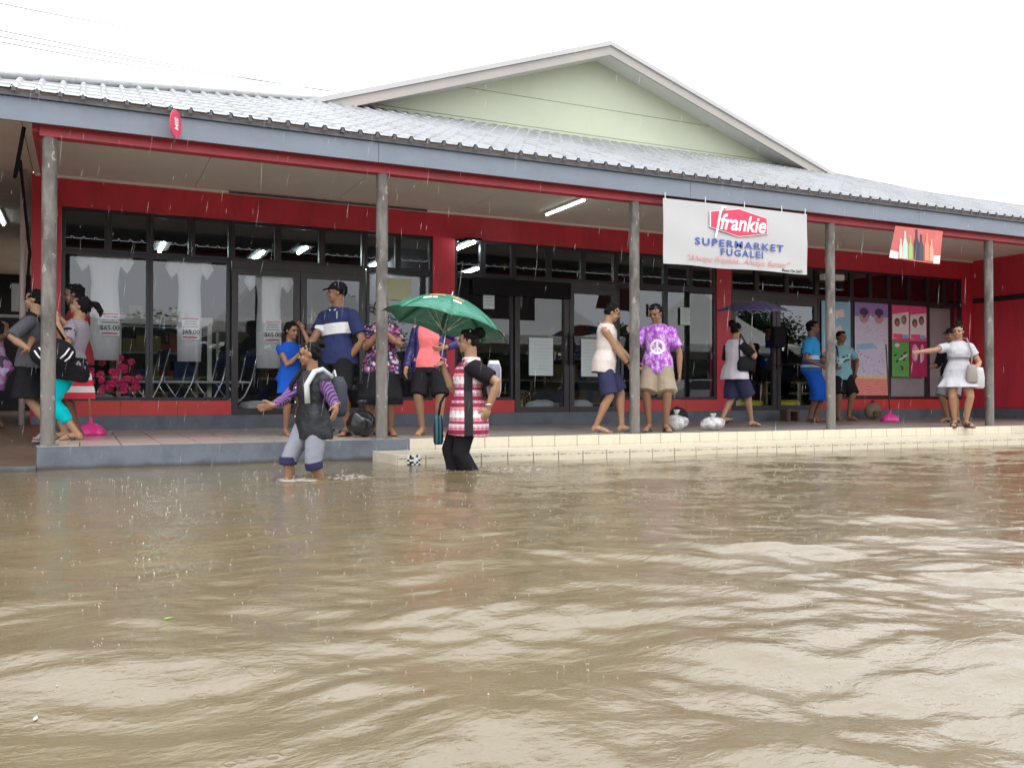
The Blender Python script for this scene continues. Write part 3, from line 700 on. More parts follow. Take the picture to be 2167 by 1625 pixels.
box('freezer_front', stdmat('freezer_white', (.42, .42, .43), .4), 14.35, 15.2, W+.095, W+.105, .66, 1.02, room)

# dresses hung inside the glass
def dresscloth():
    if 'white_dress_cloth' in MATS: return MATS['white_dress_cloth']
    m, t, b = newmat('white_dress_cloth'); b.inputs['Base Color'].default_value = (.94, .94, .95, 1); b.inputs['Roughness'].default_value = .85; b.inputs['Specular IOR Level'].default_value = .1
    nbump(t, b, nnoise(t, ncoord(t, (1, 1, .25)), 16, 4), .8, .02)
    tl = t.nodes.new('ShaderNodeBsdfTranslucent'); tl.inputs[0].default_value = (.9, .9, .92, 1); ms = t.nodes.new('ShaderNodeMixShader'); ms.inputs[0].default_value = .38
    t.links.new(b.outputs[0], ms.inputs[1]); t.links.new(tl.outputs[0], ms.inputs[2]); t.links.new(ms.outputs[0], t.nodes['Material Output'].inputs[0]); return m
def dress(x, w_, ztop, zbot, label, hang=False):
    t = empty('hanging_dress', (x, 12.90, ztop), 0, label, 'dress', 'white dresses hung in the shop window')
    h = ztop-zbot; m = dresscloth()
    b = MB(); n = 20
    tab = [(0, .50, .03), (.03, .56, .05), (.09, .52, .07), (.18, .44, .08), (.28, .41, .08), (.40, .43, .09), (.55, .46, .09), (.75, .47, .09), (1.0, .45, .085)]
    rs = []
    for f_, ww, dd in tab:
        rs.append([Vector((w_*.5*ww*1.25*math.cos(a)*(1+.03*math.sin(6*a)*f_), dd*math.sin(a)*(1+.08*math.sin(5*a)), -h*f_)) for a in [2*math.pi*i/n for i in range(n)]])
    b.rings(rs); b.obj('bodice_and_skirt', m, t, True)
    for s_ in (-1, 1):
        b = MB(); rs = []
        for k, (dx, dz, r1) in enumerate(((.22, -.03, .07), (.33, -.05, .085), (.43, -.12, .10), (.50, -.19, .085))):
            c = Vector((s_*w_*dx, 0, dz)); rs.append([c+Vector((s_*r1*.5*math.cos(a), .05*math.sin(a), r1*math.cos(a)*.9)) for a in [2*math.pi*i/12 for i in range(12)]])
        b.rings(rs); b.obj('sleeve', m, t, True)
    b = MB()
    for i in range(14):
        a0 = R(-60+i*300/13-30); 
        b.ell((w_*.21*math.cos(R(180+i*180/13)), -.05, -.01-.08*math.sin(R(i*180/13))), (.03, .018, .028))
    b.obj('neck_frill', m, t, True)
    b = MB(); b.ell((0, -.02, -.005), (w_*.16, .055, .045)); b.obj('neck_lining', stdmat('dress_lining', (.45, .42, .38), .9), t, True)
    b = MB(); b.tube([(-.0, 0, .0), (0, 0, .06), (.02, 0, .11), (.05, 0, .45)], .004, 6); b.obj('hanger', M_chrome, t)
    b = MB(); rs = []
    for zz in (-.60*h-.02, -.60*h): rs.append([Vector((w_*.5*.60*math.cos(a), .096*math.sin(a), zz)) for a in [2*math.pi*i/n for i in range(n)]])
    b.rings(rs); b.obj('waist_seam', m, t, True)
    return t
def price(x, z, label):
    t = empty('price_card', (x, 12.79, z), 0, label, 'price tag', 'price cards on the white dresses')
    box('card', M_pure, -.115, .115, -.002, 0, -.155, .155, t)
    box('print', M_redtext, -.10, .10, -.004, -.0025, .115, .14, t); box('print', M_redtext, -.10, .09, -.004, -.0025, -.135, -.115, t)
    b = MB()
    for i in range(3): b.box(-.075-.01*i, .075+.01*i, -.004, -.0025, .08-i*.035, .095-i*.035)
    b.obj('print', stdmat('grey_print', (.3, .32, .36), .6, bump=0), t)
    text_mesh('lettering', '$65.00', .085, M_blacktext, t, (0, -.004, -.055), off=.0015)
dress(.225, .62, 2.53, 1.12, 'wide white dress in the first window from the left'); price(.285, 1.59, 'price card reading $65.00 on the leftmost dress')
dress(1.275, .54, 2.50, 1.12, 'white dress in the second window, above the metal chairs'); price(1.28, 1.565, 'price card reading $65.00 on the dress above the chairs')
dress(2.335, .60, 2.375, 1.04, 'white dress hanging inside the glass door'); price(2.37, 1.56, 'price card reading $65.00 on the dress in the door')
# rack and chairs
t = empty('display_rack', (1.0, 13.6, .39), 0, 'white metal frame rack behind the two dresses', 'rack')
box('crossbar', M_metal, -.60, .66, -.02, .02, 1.27, 1.385, t)
for xx in (-.58, .62): box('upright', M_metal, xx-.03, xx+.03, -.025, .025, 0, 1.39, t)
def chair(x, y, rz, label):
    t = empty('metal_chair', (x, y, .39), rz, label, 'chair', 'metal framed chairs in the shop window')
    for s_ in (-1, 1):
        b = MB(); b.tube([(s_*.22, -.2, 0), (s_*.22, .08, .25), (s_*.22, .18, .45), (s_*.22, .30, .92)], .014, 6); b.tube([(s_*.22, .28, 0), (s_*.22, -.05, .25), (s_*.22, -.18, .45)], .013, 6); b.obj('side_frame', M_chrome, t, True)
    box('seat', stdmat('chair_seat_grey', (.5, .5, .5), .4), -.21, .21, -.2, .2, .44, .47, t, .008); box('backrest', stdmat('chair_back_navy', (.02, .03, .10), .5), -.205, .205, .262, .277, .68, .90, t)
    return t
for i, xx in enumerate((.72, 1.13, 1.53, 1.93)):
    chair(xx, 13.45, R(-78), ['metal chair nearest the pink flowers, first of the row in the window', 'second metal chair from the left in the window row', 'third metal chair from the left in the window row', 'metal chair at the right end of the window row'][i])
# pink flowers
t = empty('flower_bunch', (.30, 13.12, .60), 0, 'bright pink artificial flowers low in the first window', 'flowers')
M_pf = stdmat('pink_petals', (.85, .03, .18), .6, .3, 20)
random.seed(11)
for k in range(40):
    b = MB(); c = Vector((random.uniform(-.26, .36), random.uniform(-.12, -.02), random.uniform(.10, .40)+(.17 if k % 4 == 0 else 0)))
    for i in range(6):
        a = i*1.047+k; b.ell(c+Vector((.026*math.cos(a), random.uniform(-.012, .012), .026*math.sin(a))), (.024, .012, .024), Matrix.Rotation(random.uniform(-.8, .8), 3, 'X'), 8, 5)
    b.obj('flower', M_pf, t, True)
def lump(name, m, c, r, seed, label, cat, group=None, extra=None, sub=3, amp=.35, kind_children=None):
    t = empty(name, (c[0], c[1], c[2]), 0, label, cat, group)
    b = MB(); nu, nv = 28, 18; rs = []
    random.seed(seed); off = Vector((seed*3.1, seed*1.7, 0))
    b.ell((0, 0, r[2]), r, None, nu, nv)
    for i, v in enumerate(b.v):
        v = Vector(v); d = v-Vector((0, 0, r[2])); n_ = noise.noise(v*7+off)*.6+noise.noise(v*19+off)*.3
        p = Vector((0, 0, r[2]))+d*(1+amp*n_); p.z = max(0.002, p.z); b.v[i] = tuple(p)
    b.obj('bag_body', m, t, True); return t
def tie(t, m, z, s=1.0, lean=(0, 0)):
    b = MB(); rs = []
    for k, (zz, rr) in enumerate(((-.06, .05), (-.01, .016), (.02, .02), (.07, .05), (.10, .06))):
        rs.append([Vector((rr*s*math.cos(a)*(1+.3*math.sin(3*a+k))+lean[0]*zz*3, rr*s*math.sin(a), z+zz*s)) for a in [2*math.pi*i/12 for i in range(12)]])
    b.rings(rs); b.obj('bag_neck', m, t, True)
sack = stdmat('pale_sack', (.45, .47, .47), .6, .15, 5); yel = stdmat('yellow_plastic', (.62, .58, .06), .4, .15)
lump('sandbag', stdmat('grey_bag', (.28, .29, .32), .6), (.12, 13.05, .39), (.36, .14, .14), 2, 'grey bundle lying under the pink flowers in the window', 'bag')
lump('sandbag', stdmat('pale_pink_bag', (.62, .35, .40), .6), (.50, 13.02, .39), (.18, .12, .13), 4, 'pale pink plastic bundle beside the grey bundle in the window', 'bag')
for i, (xx, ww, lab, m_) in enumerate(((2.25, .34, 'pale sack behind the left leaf of the left doors', sack), (3.38, .16, 'yellow package behind the left doors, right of the navy shirted man', yel),
        (6.72, .30, 'white sack behind the left leaf of the middle doors', sack), (7.42, .26, 'pale sack behind the right leaf of the middle doors', sack),
        (10.95, .36, 'yellow green bag behind the left leaf of the right hand doors', yel), (11.9, .30, 'yellow bag behind the right leaf of the right hand doors', yel), (9.3, .42, 'grey sack low behind the window right of the third post', sack))):
    lump('sandbag', m_, (xx, 13.0, .39), (ww, .14, .10 if i != 1 else .13), 20+i, lab, 'bag')
# electric fan inside door
t = empty('fan', (6.36, 13.0, .39), 0, 'small brass coloured pedestal fan low behind the middle doors', 'fan')
mb_ = stdmat('brass', (.25, .17, .08), .4, metal=.6); b = MB()
for rr in (.06, .11, .155): b.tube([(rr*math.cos(a), 0, .2+rr*math.sin(a)) for a in [2*math.pi*i/20 for i in range(21)]], .007, 6)
for i in range(10): a = math.pi*i/5; b.tube([(0, 0, .2), (.155*math.cos(a), 0, .2+.155*math.sin(a))], .004, 4)
b.obj('guard', mb_, t); b = MB(); b.box(-.1, .1, -.08, .08, 0, .03); b.tube([(0, 0.02, .03), (0, 0.02, .2)], .02, 8); b.obj('base', yel, t)

# ------------------------------------------------------------------ brooms / dustpans / bags on the veranda
def pan(x, y, h, lean, m, label):
    t = empty('long_handled_dustpan', (x, y, PZ), R(-20), label, 'dustpan')
    b = MB(); b.tube([(0, 0, .10), (lean, .03, h)], .012, 8); b.obj('handle', m, t, True)
    b = MB()
    n = 10; rs = []
    for k, (z_, w_, d_) in enumerate(((0.004, .16, .10), (.03, .155, .095), (.07, .14, .08), (.11, .10, .05), (.135, .04, .03))):
        rs.append([Vector((w_*math.copysign(abs(math.cos(a))**.6, math.cos(a)), d_*math.copysign(abs(math.sin(a))**.6, math.sin(a)), z_)) for a in [2*math.pi*i/16 for i in range(16)]])
    b.rings(rs); b.obj('pan', M_pinkplastic, t, True); b = MB(); b.tube([(0, 0, .12), (0, 0, .2)], .02, 8); b.obj('socket', M_pinkplastic, t)
pan(.06, 11.2, .92, -.06, M_wood, 'pink dustpan with orange wooden handle standing behind the first post')
pan(12.66, 11.3, 1.35, -.05, M_darkwood, 'pink dustpan with tall dark handle below the lilac poster')
t = lump('refuse_bag', M_black, (2.70, 9.45, PZ), (.155, .13, .145), 5, 'black plastic rubbish bag beside the second post', 'bag', amp=.45); tie(t, M_black, .30, 1)
# clear bags with fruit
for (x_, y_, s_, seed, lab) in ((6.78, 9.40, .15, 6, 'clear plastic shopping bag right of the purple shirted man'), (7.32, 9.36, .18, 9, 'wider clear plastic bag, the one farther right on the pavement')):
    t = lump('shopping_bag', M_clear, (x_, y_, PZ), (s_, .12, .105 if seed == 6 else .085), seed, lab, 'bag', amp=.4); tie(t, M_clear, .20 if seed == 6 else .15, .7)
    for k in range(6):
        b = MB(); a = k*1.05; b.ell((s_*.5*math.cos(a), .055*math.sin(a), .05+.03*(k % 2)), (.036, .036, .036)); b.obj('fruit', stdmat('fruit_%d' % (k % 3), ((.6, .25, .2), (.6, .5, .3), (.55, .5, .5))[k % 3], .5), t, True)
t = lump('dark_bundle', M_blackm, (7.06, 9.75, PZ), (.13, .1, .15), 13, 'dark bundle on the pavement behind the first clear bag', 'bundle')
t = lump('backpack', stdmat('khaki_canvas', (.22, .18, .12), .8, .35, 14), (13.38, 12.35, PZ), (.17, .12, .16), 15, 'small khaki backpack left beside the right hand dustpan', 'backpack', amp=.2)
b = MB(); b.box(-.09, .09, -.14, -.1, .05, .16); b.obj('pocket', stdmat('brown_canvas', (.12, .08, .05), .8), t, bevel=.01); b = MB(); b.tube([(-.05, 0, .30), (0, 0, .36), (.05, 0, .30)], .012, 6); b.obj('strap', M_blackm, t)
t = empty('stool', (11.36, 12.35, PZ), 0, 'small dark wooden block stool at the foot of the right hand doors', 'stool'); box('seat', M_darkwood, -.15, .15, -.1, .1, .16, .2, t, .005)
for sx_ in (-1, 1): box('leg', M_darkwood, sx_*.12-.02, sx_*.12+.02, -.09, .09, 0, .158, t)
# red and white striped bag leaning behind first post
def stripes(name, c1, c2, freq, axis=2, th=.5):
    m, t, b = newmat(name); z = nsep(t, ncoord(t))[axis]
    f = nmath(t, 'GREATER_THAN', nmath(t, 'FRACT', nmath(t, 'MULTIPLY', z, freq)), th)
    t.links.new(nmix(t, f, c1, c2), b.inputs['Base Color']); b.inputs['Roughness'].default_value = .8; return m
t = empty('striped_bag', (-.10, 10.55, .62), R(15), 'red and white striped bag held behind the woman in turquoise trousers', 'bag')
b = MB(); b.rings([[Vector((sx*hw, sy*.07, z)) for sx, sy in ((-1, -1), (0, -1.3), (1, -1), (1, 1), (0, 1.3), (-1, 1))] for z, hw in ((0, .19), (.1, .18), (.2, .155), (.29, .14))]); b.obj('bag_body', stripes('red_white_stripes', (.65, .03, .06), (.75, .72, .72), 7.5), t)
b = MB(); b.tube([(-.1, 0, .28), (-.06, 0, .46), (.06, 0, .46), (.1, 0, .28)], .01, 6); b.obj('handle', M_pure, t)
# ------------------------------------------------------------------ PEOPLE
VOX = .0085
def finish(o, vox, sm=2, fac=.45, wr=0, wscale=.10):
    r = o.modifiers.new('remesh', 'REMESH'); r.mode = 'VOXEL'; r.voxel_size = vox; r.use_smooth_shade = True
    s = o.modifiers.new('smooth', 'SMOOTH'); s.factor = fac; s.iterations = sm
    if wr:
        tx = bpy.data.textures.get('wrinkle%.2f' % wscale) or bpy.data.textures.new('wrinkle%.2f' % wscale, 'CLOUDS')
        tx.noise_scale = wscale; tx.noise_depth = 2
        d = o.modifiers.new('wrinkles', 'DISPLACE'); d.texture = tx; d.strength = wr; d.mid_level = .5; d.texture_coords = 'LOCAL'
def ik(a, c, l1, l2, pole):
    a, c = Vector(a), Vector(c); d = c-a; L = d.length
    if L > (l1+l2)*.999: c = a+d*((l1+l2)*.999/L); d = c-a; L = d.length
    t = (l1*l1-l2*l2+L*L)/(2*L); h = math.sqrt(max(0, l1*l1-t*t)); u = d/L
    p = Vector(pole); p = (p-u*p.dot(u))
    p = p.normalized() if p.length > 1e-6 else u.orthogonal().normalized()
    return a+u*t+p*h, c
def frame(y, z):  # columns x, y, z; y forward-ish, z up
    z = z.normalized(); y = (y-z*y.dot(z)).normalized(); x = y.cross(z)
    return Matrix((x, y, z)).transposed()
class Fig: pass
def figure(X, Y, a, H, b=1, z=PZ, skin=SK_mid, label='', lean=0, side=0, twist=0, hy=0, hp=0, hr=0, rh=None, lh=None, rhd=None, lhd=None, rel=None, lel=None,
           rf=(.09, 0, 0, 10), lf=(-.09, 0, 0, -10), pel=(0, 0, 0), hair='short', fem=False, curl=.5, name='person', cat='person', vox=VOX, bare=True, knee=None, hairsize=1):
    """a: heading, 0 towards the street in front, +90 to the right, -90 to the left along the shop front; positive x is the person's right."""
    b = 1+(b-1)*.75-.045
    g = Fig(); g.H = H; g.b = b; g.fem = fem; g.vox = vox
    wa = R(244.6+a); g.root = empty(name, (X, Y, z), wa-math.pi/2, label, cat)
    g.M = Matrix.Translation((X, Y, z)) @ Matrix.Rotation(wa-math.pi/2, 4, 'Z'); g.Mi = g.M.inverted()
    L = lambda v: (g.Mi @ Vector(v)) if v is not None else None
    ph = .515*H+pel[2]; g.P = P = Vector((pel[0], pel[1], ph))
    s = (Matrix.Rotation(R(-lean), 3, 'X') @ Matrix.Rotation(R(side), 3, 'Y')) @ Vector((0, 0, 1))
    up = Vector((0, 0, 1)); fy = Vector((0, 1, 0))
    g.F0 = frame(fy, s); tw = Matrix.Rotation(R(twist), 3, s); g.F1 = frame(tw @ fy, s); g.s = s
    Lt = .30*H; g.Lt = Lt; g.N = N = P+s*Lt
    def fr(t):
        t = max(0, min(1, t)); return frame(Matrix.Rotation(R(twist)*t, 3, s) @ fy, s)
    g.fr = fr
    g.tab = [(-.26, .060, .050, -.004), (-.12, .098, .070, -.008), (.08, .094, .067, -.004), (.33, .080, .058, 0), (.58, .090, .064, .002), (.76, .101, .064, 0), (.87, .091, .054, -.004), (.94, .068, .045, -.005), (.995, .043, .037, -.004)]
    if fem: g.tab = [(-.26, .062, .052, -.004), (-.12, .104, .074, -.010), (.08, .095, .068, -.004), (.33, .076, .057, .002), (.58, .087, .068, .008), (.76, .092, .062, .004), (.87, .081, .052, -.003), (.94, .061, .043, -.005), (.995, .040, .035, -.004)]
    def torso_ring(t, ease=0, n=22, sc=1, fold=0, k=7, ph_=0):
        tb = g.tab
        if t <= tb[0][0]: e = tb[0]
        elif t >= tb[-1][0]: e = tb[-1]
        else:
            for i in range(len(tb)-1):
                if tb[i][0] <= t <= tb[i+1][0]:
                    u = (t-tb[i][0])/(tb[i+1][0]-tb[i][0]); e = [tb[i][j]*(1-u)+tb[i+1][j]*u for j in range(4)]; break
        if ease > .003:
            if t < -.12: e = tb[1]
            if t < .1: e = (0, e[1]*1.12, e[2]*1.16, e[3])
        M = fr(t); c = P+s*Lt*t+M @ Vector((0, e[3]*H, 0)); r = []
        bb = b if t < .9 else 1+(b-1)*.35
        for i in range(n):
            a_ = 2*math.pi*i/n; f_ = 1+fold*math.sin(k*a_+ph_+t*4)
            x_ = math.copysign(abs(math.cos(a_))**.85, math.cos(a_)); y_ = math.copysign(abs(math.sin(a_))**.85, math.sin(a_))
            r.append(c+M @ Vector(((e[1]*H*bb*sc+ease)*x_*f_, (e[2]*H*(bb**1.15)*sc+ease)*y_*f_, 0)))
        return r
    g.ring = torso_ring
    shw = (.104 if not fem else .093)*H*(1+(b-1)*.6)
    g.S = {k: N-s*.062*H+g.F1 @ Vector((sg*shw, -.004*H, 0)) for k, sg in (('r', 1), ('l', -1))}
    la, lb = .170*H, .148*H; lh_ = .095*H
    g.E = {}; g.Wr = {}; g.Hd = {}
    for k, tgt, el, sg in (('r', rh, rel, 1), ('l', lh, lel, -1)):
        if tgt is None: tgt = g.S[k]+Vector((sg*.05*H, .04*H, -.305*H))
        elif len(tgt) == 4: tgt = g.S[k]+Vector(tgt[:3])*H          # relative to the shoulder, in body heights
        else: tgt = L(tgt)
        pole = Vector(el) if el is not None else Vector((sg*.35, -.8, -.3))
        g.E[k], g.Wr[k] = ik(g.S[k], tgt, la, lb, pole)
    # legs
    g.Hp = {}; g.K = {}; g.A = {}; g.T = {}
    ll = .243*H
    for k, ft, sg in (('r', rf, 1), ('l', lf, -1)):
        hp_ = P+Vector((sg*.050*H*(1+(b-1)*.5), 0, -.01*H)); g.Hp[k] = hp_
        ank = Vector((ft[0], ft[1], ft[2]+.048*H)); kp = Vector((sg*.15+math.sin(R(ft[3]))*.5, 1, 0)) if knee is None else Vector(knee)
        g.K[k], g.A[k] = ik(hp_, ank, ll, ll, kp)
        g.A[k] = ank if (g.A[k]-ank).length > .08 else g.A[k]
        pitch = R(ft[4]) if len(ft) > 4 else 0
        g.T[k] = Matrix.Rotation(-R(ft[3]), 3, 'Z') @ Matrix.Rotation(-pitch, 3, 'X')
    # ---- body mesh
    B = MB()
    B.rings([torso_ring(t, -.004) for t in (-.24, -.12, .08, .33, .58, .76, .87, .94, .995)])
    hd_ = .128*H if H > 1.4 else .145*H if H < 1.32 else .135*H; g.hd = hd_
    hb = 1+(b-1)*.3
    MH = g.F1 @ Matrix.Rotation(R(hy), 3, 'Z') @ Matrix.Rotation(R(-hp), 3, 'X') @ Matrix.Rotation(R(hr), 3, 'Y'); g.MH = MH
    nb = N-s*.012*H; ht = N+s*.022*H+g.F1 @ Vector((0, .012*H, 0)); O = ht; g.O = O
    B.tube([N-s*.05*H, nb, O+MH @ Vector((0, -.01*H, .05*H))], [.052*H*hb, .036*H*hb, .032*H*hb], 14)
    hp3 = lambda x, y, z: O+MH @ Vector((x*hd_, y*hd_, z*hd_))
    g.hp3 = hp3
    B.ell(hp3(0, .02, .60), (.335*hd_*hb, .42*hd_, .40*hd_), MH, 18, 12)
    B.ell(hp3(0, .13, .30), (.270*hd_*hb, .29*hd_, .30*hd_), MH, 16, 10)
    B.ell(hp3(0, .30, .09), (.13*hd_*hb, .10*hd_, .08*hd_), MH, 10, 7)
    for sg in (-1, 1):
        B.ell(hp3(sg*.34*hb, -.02, .44), (.04*hd_, .075*hd_, .11*hd_), MH, 8, 6)
        B.ell(hp3(sg*.17, .30, .33), (.10*hd_*hb, .10*hd_, .10*hd_), MH, 8, 6)
        B.ell(hp3(sg*.14, .375, .57), (.12*hd_, .05*hd_, .035*hd_), MH, 8, 6)
    B.tube([hp3(0, .385, .56), hp3(0, .47, .37)], [.035*hd_, .065*hd_], 8, True)
    B.ell(hp3(0, .43, .355), (.085*hd_, .06*hd_, .045*hd_), MH, 8, 6)
    B.ell(hp3(0, .385, .215), (.11*hd_, .05*hd_, .045*hd_), MH, 8, 6)
    arb = 1+(b-1)*.8
    for k, sg in (('r', 1), ('l', -1)):
        S, E_, Wq = g.S[k], g.E[k], g.Wr[k]
        B.tube([S, S.lerp(E_, .35), E_, E_.lerp(Wq, .3), Wq], [.033*H*arb, .029*H*arb, .0235*H*arb, .0245*H*arb, .0155*H*(1+(arb-1)*.5)], 12, True)
        d = (Wq-E_).normalized(); hdv = (rhd if k == 'r' else lhd)
        if hdv is not None: d = (Vector(hdv)).normalized()
        inw = g.F1 @ Vector((-sg, .25, 0)); inw = (inw-d*inw.dot(d))
        inw = inw.normalized() if inw.length > .05 else d.orthogonal().normalized()
        sd = d.cross(inw).normalized()
        if sd.dot(g.F1 @ Vector((0, 1, .3))) < 0: sd = -sd       # thumb side
        hl = .105*H; pc = Wq+d*hl*.27; g.Hd[k] = Wq+d*hl*.5
        Mh = Matrix((sd, inw, d)).transposed()
        B.ell(pc, (.023*H, .0125*H, .030*H), Mh, 12, 8)
        cu = curl if not isinstance(curl, dict) else curl[k]
        for q, (o_, ln) in enumerate(((.75, .44), (.27, .50), (-.22, .47), (-.70, .37))):
            p0 = Wq+d*hl*.40+sd*.021*H*o_; a1 = cu*.7
            d1 = (d*math.cos(a1)+inw*math.sin(a1)+sd*o_*.12).normalized(); d2 = (d*math.cos(a1*2.1)+inw*math.sin(a1*2.1)+sd*o_*.1).normalized()
            p1 = p0+d1*ln*hl*.58; p2 = p1+d2*ln*hl*.48
            B.tube([p0-d*.012, p0, p1, p2], [.0062*H, .0062*H, .0058*H, .0050*H], 8, True)
        p0 = Wq+d*hl*.14+sd*.014*H; p1 = p0+(d*.55+sd*.75+inw*.25).normalized()*hl*.26; p2 = p1+(d*.85+sd*.25+inw*.3).normalized()*hl*.20
        B.tube([p0, p1, p2], [.0078*H, .0070*H, .0058*H], 8, True)
    for k, sg in (('r', 1), ('l', -1)):
        Hq, K, A = g.Hp[k], g.K[k], g.A[k]; bl = 1+(b-1)*.8
        bk = (g.T[k] @ Vector((0, -1, 0)))
        B.tube([Hq, Hq.lerp(K, .4), K, K.lerp(A, .28)+bk*.008*H, K.lerp(A, .6)+bk*.003*H, A], [.054*H*bl, .048*H*bl, .034*H*bl, .0345*H*bl, .025*H*bl, .0195*H*(1+(bl-1)*.4)], 14, True)
        T = g.T[k]
        f3 = lambda x, y, z: A+T @ Vector((x*H, y*H, z*H))
        B.tube([f3(0, -.012, -.012), f3(0, -.018, -.026)], [.021*H, .020*H], 10, True)
        B.tube([f3(0, .0, -.010), f3(0, .045, -.020), f3(sg*.003, .085, -.032)], [.021*H, .0215*H, .0175*H], 10, True)
        for q in range(5):
            xq = sg*(-.019+.0095*q); ln = (.118, .116, .112, .106, .098)[q]; rq = .0085 if q == 0 else .0062
            B.tube([f3(xq*.8, .080, -.036), f3(xq, ln, -.039)], [rq*H*1.1, rq*H], 6, True)
    o = B.obj('body', skin, g.root, True); finish(o, vox, 2, .4); g.body = o
    # face
    for sg in (-1, 1):
        e = MB(); e.ell(hp3(sg*.15, .395, .475), (.060*hd_, .028*hd_, .030*hd_), MH, 10, 6); e.obj('eye', M_eye, g.root, True)
        e = MB(); e.tube([hp3(sg*.07, .432, .555), hp3(sg*.15, .430, .580), hp3(sg*.24, .375, .560)], .018*hd_, 5); e.obj('eyebrow', M_hair, g.root, True)
    e = MB(); e.tube([hp3(-.09, .405, .215), hp3(0, .440, .222), hp3(.09, .405, .215)], [.016*hd_, .026*hd_, .016*hd_], 6, True); e.obj('mouth', M_lip, g.root, True)
    # hair
    h_ = MB(); hs = hairsize
    if hair != 'none':
        h_.ell(hp3(0, -.055, .66), (.375*hd_*hb, .425*hd_, .375*hd_), MH, 18, 12)
        h_.ell(hp3(0, .15, .85), (.27*hd_*hb, .24*hd_, .155*hd_), MH, 14, 8)
        if hair != 'cap': h_.ell(hp3(0, -.17, .50), (.335*hd_*hb, .30*hd_, .33*hd_), MH, 14, 9)
        if hair == 'bun':
            h_.ell(hp3(0, -.47, .93), (.22*hd_*hs, .20*hd_*hs, .20*hd_*hs), MH, 12, 8); h_.ell(hp3(.05, -.56, .84), (.15*hd_*hs, .17*hd_*hs, .15*hd_*hs), MH, 10, 6)
        if hair == 'lowbun': h_.ell(hp3(0, -.56, .50), (.23*hd_*hs, .22*hd_*hs, .22*hd_*hs), MH, 12, 8)
        if hair == 'topbun': h_.ell(hp3(0, -.05, 1.10), (.20*hd_*hs, .19*hd_*hs, .16*hd_*hs), MH, 12, 8)
        if hair == 'pony':
            h_.tube([hp3(0, -.40, .85), hp3(0, -.68, .83), hp3(.02, -.92, .62), hp3(.0, -1.02, .40)], [.12*hd_, .17*hd_, .15*hd_, .07*hd_], 10, True)
        o = h_.obj('hair', M_hair, g.root, True); finish(o, .008, 1, .4, .034, .03)
    if hair == 'cap':
        c_ = MB(); rs = []
        for zz, r_ in ((.62, 1.0), (.74, 1.0), (.86, .93), (.98, .74), (1.05, .40), (1.065, .08)):
            rs.append([hp3(.385*r_*math.cos(q*math.pi/10), -.02+.455*r_*math.sin(q*math.pi/10), zz) for q in range(20)])
        c_.rings(rs); cp = c_.obj('cap', M_blackm, g.root, True)
        c_ = MB(); c_.rings([[hp3(.27*math.cos(q*math.pi/10), .44+.28*max(-.3, math.sin(q*math.pi/10)), zz-.10*max(0, math.sin(q*math.pi/10))) for q in range(20)] for zz in (.655, .69)]); c_.obj('brim', M_blackm, cp, True)
        c_ = MB(); c_.ell(hp3(-.28, .12, .85), (.06*hd_, .06*hd_, .06*hd_)); c_.obj('badge', stdmat('cap_badge', (.4, .2, .22), .5), cp, True)
    return g
def top(g, mat, hem=-.15, ease=.014, sleeve=.55, ss=.014, neck=.985, flare=0, wr=.012, sname=None, smat=None, name='shirt', fold=.0, sc=1, both=True, sleeves='rl', se=None):
    ease *= .8; ss *= .75
    b = MB(); ts = [t for t in (hem, hem*.5, .08, .33, .58, .76, .87, .94, neck) if t <= neck and t >= hem]
    ts = sorted(set(round(t, 3) for t in ts)); rs = []
    for t in ts:
        u = max(0, (.45-t)/(.45-hem)); rs.append(g.ring(t, ease+flare*u, 26, sc, fold*u))
    b.rings(rs)
    H = g.H; arb = 1+(g.b-1)*.8
    if g.fem and hem < .5:
        for sg in (-1, 1): b.ell(g.P+g.s*g.Lt*.66+g.F1 @ Vector((sg*.042*H*g.b, .045*H*g.b, 0)), (.040*H*g.b, .034*H*g.b, .042*H*g.b), g.F1, 12, 8)
    sl = MB()
    for k in sleeves:
        S, E_, Wq = g.S[k], g.E[k], g.Wr[k]; tgt = sl if smat else b
        q_ = 1 if sleeve > 0 else .86; b.ell(S+g.F1 @ Vector(((-.010*H if k == 'r' else .010*H)*(sleeve <= 0), 0, 0)), ((.036*H*arb+ease)*q_, (.036*H*arb+ease*.7)*q_, (.036*H*arb+ease*.6)*q_), g.F1, 12, 8)
        if sleeve <= 0: continue
        if sleeve <= 1:
            e = S.lerp(E_, sleeve); pts = [S, S.lerp(e, .5), e]; ra = [.037*H*arb+ss*.8, .034*H*arb+ss, .032*H*arb+ss*1.25]
        else:
            e = E_.lerp(Wq, sleeve-1); pts = [S, S.lerp(E_, .5), E_, E_.lerp(e, .5), e]; ra = [.036*H*arb+ss*.8, .031*H*arb+ss, .0265*H*arb+ss, .0245*H*arb+ss, .019*H*arb+ss]
        tgt.tube(pts, ra, 16)
    o = b.obj(name, mat, g.root, True); finish(o, .009, 3, .5, wr)
    if smat: q = sl.obj(sname or 'sleeve', smat, g.root, True); finish(q, .008, 2, .5, wr*.6, .05)
    return o
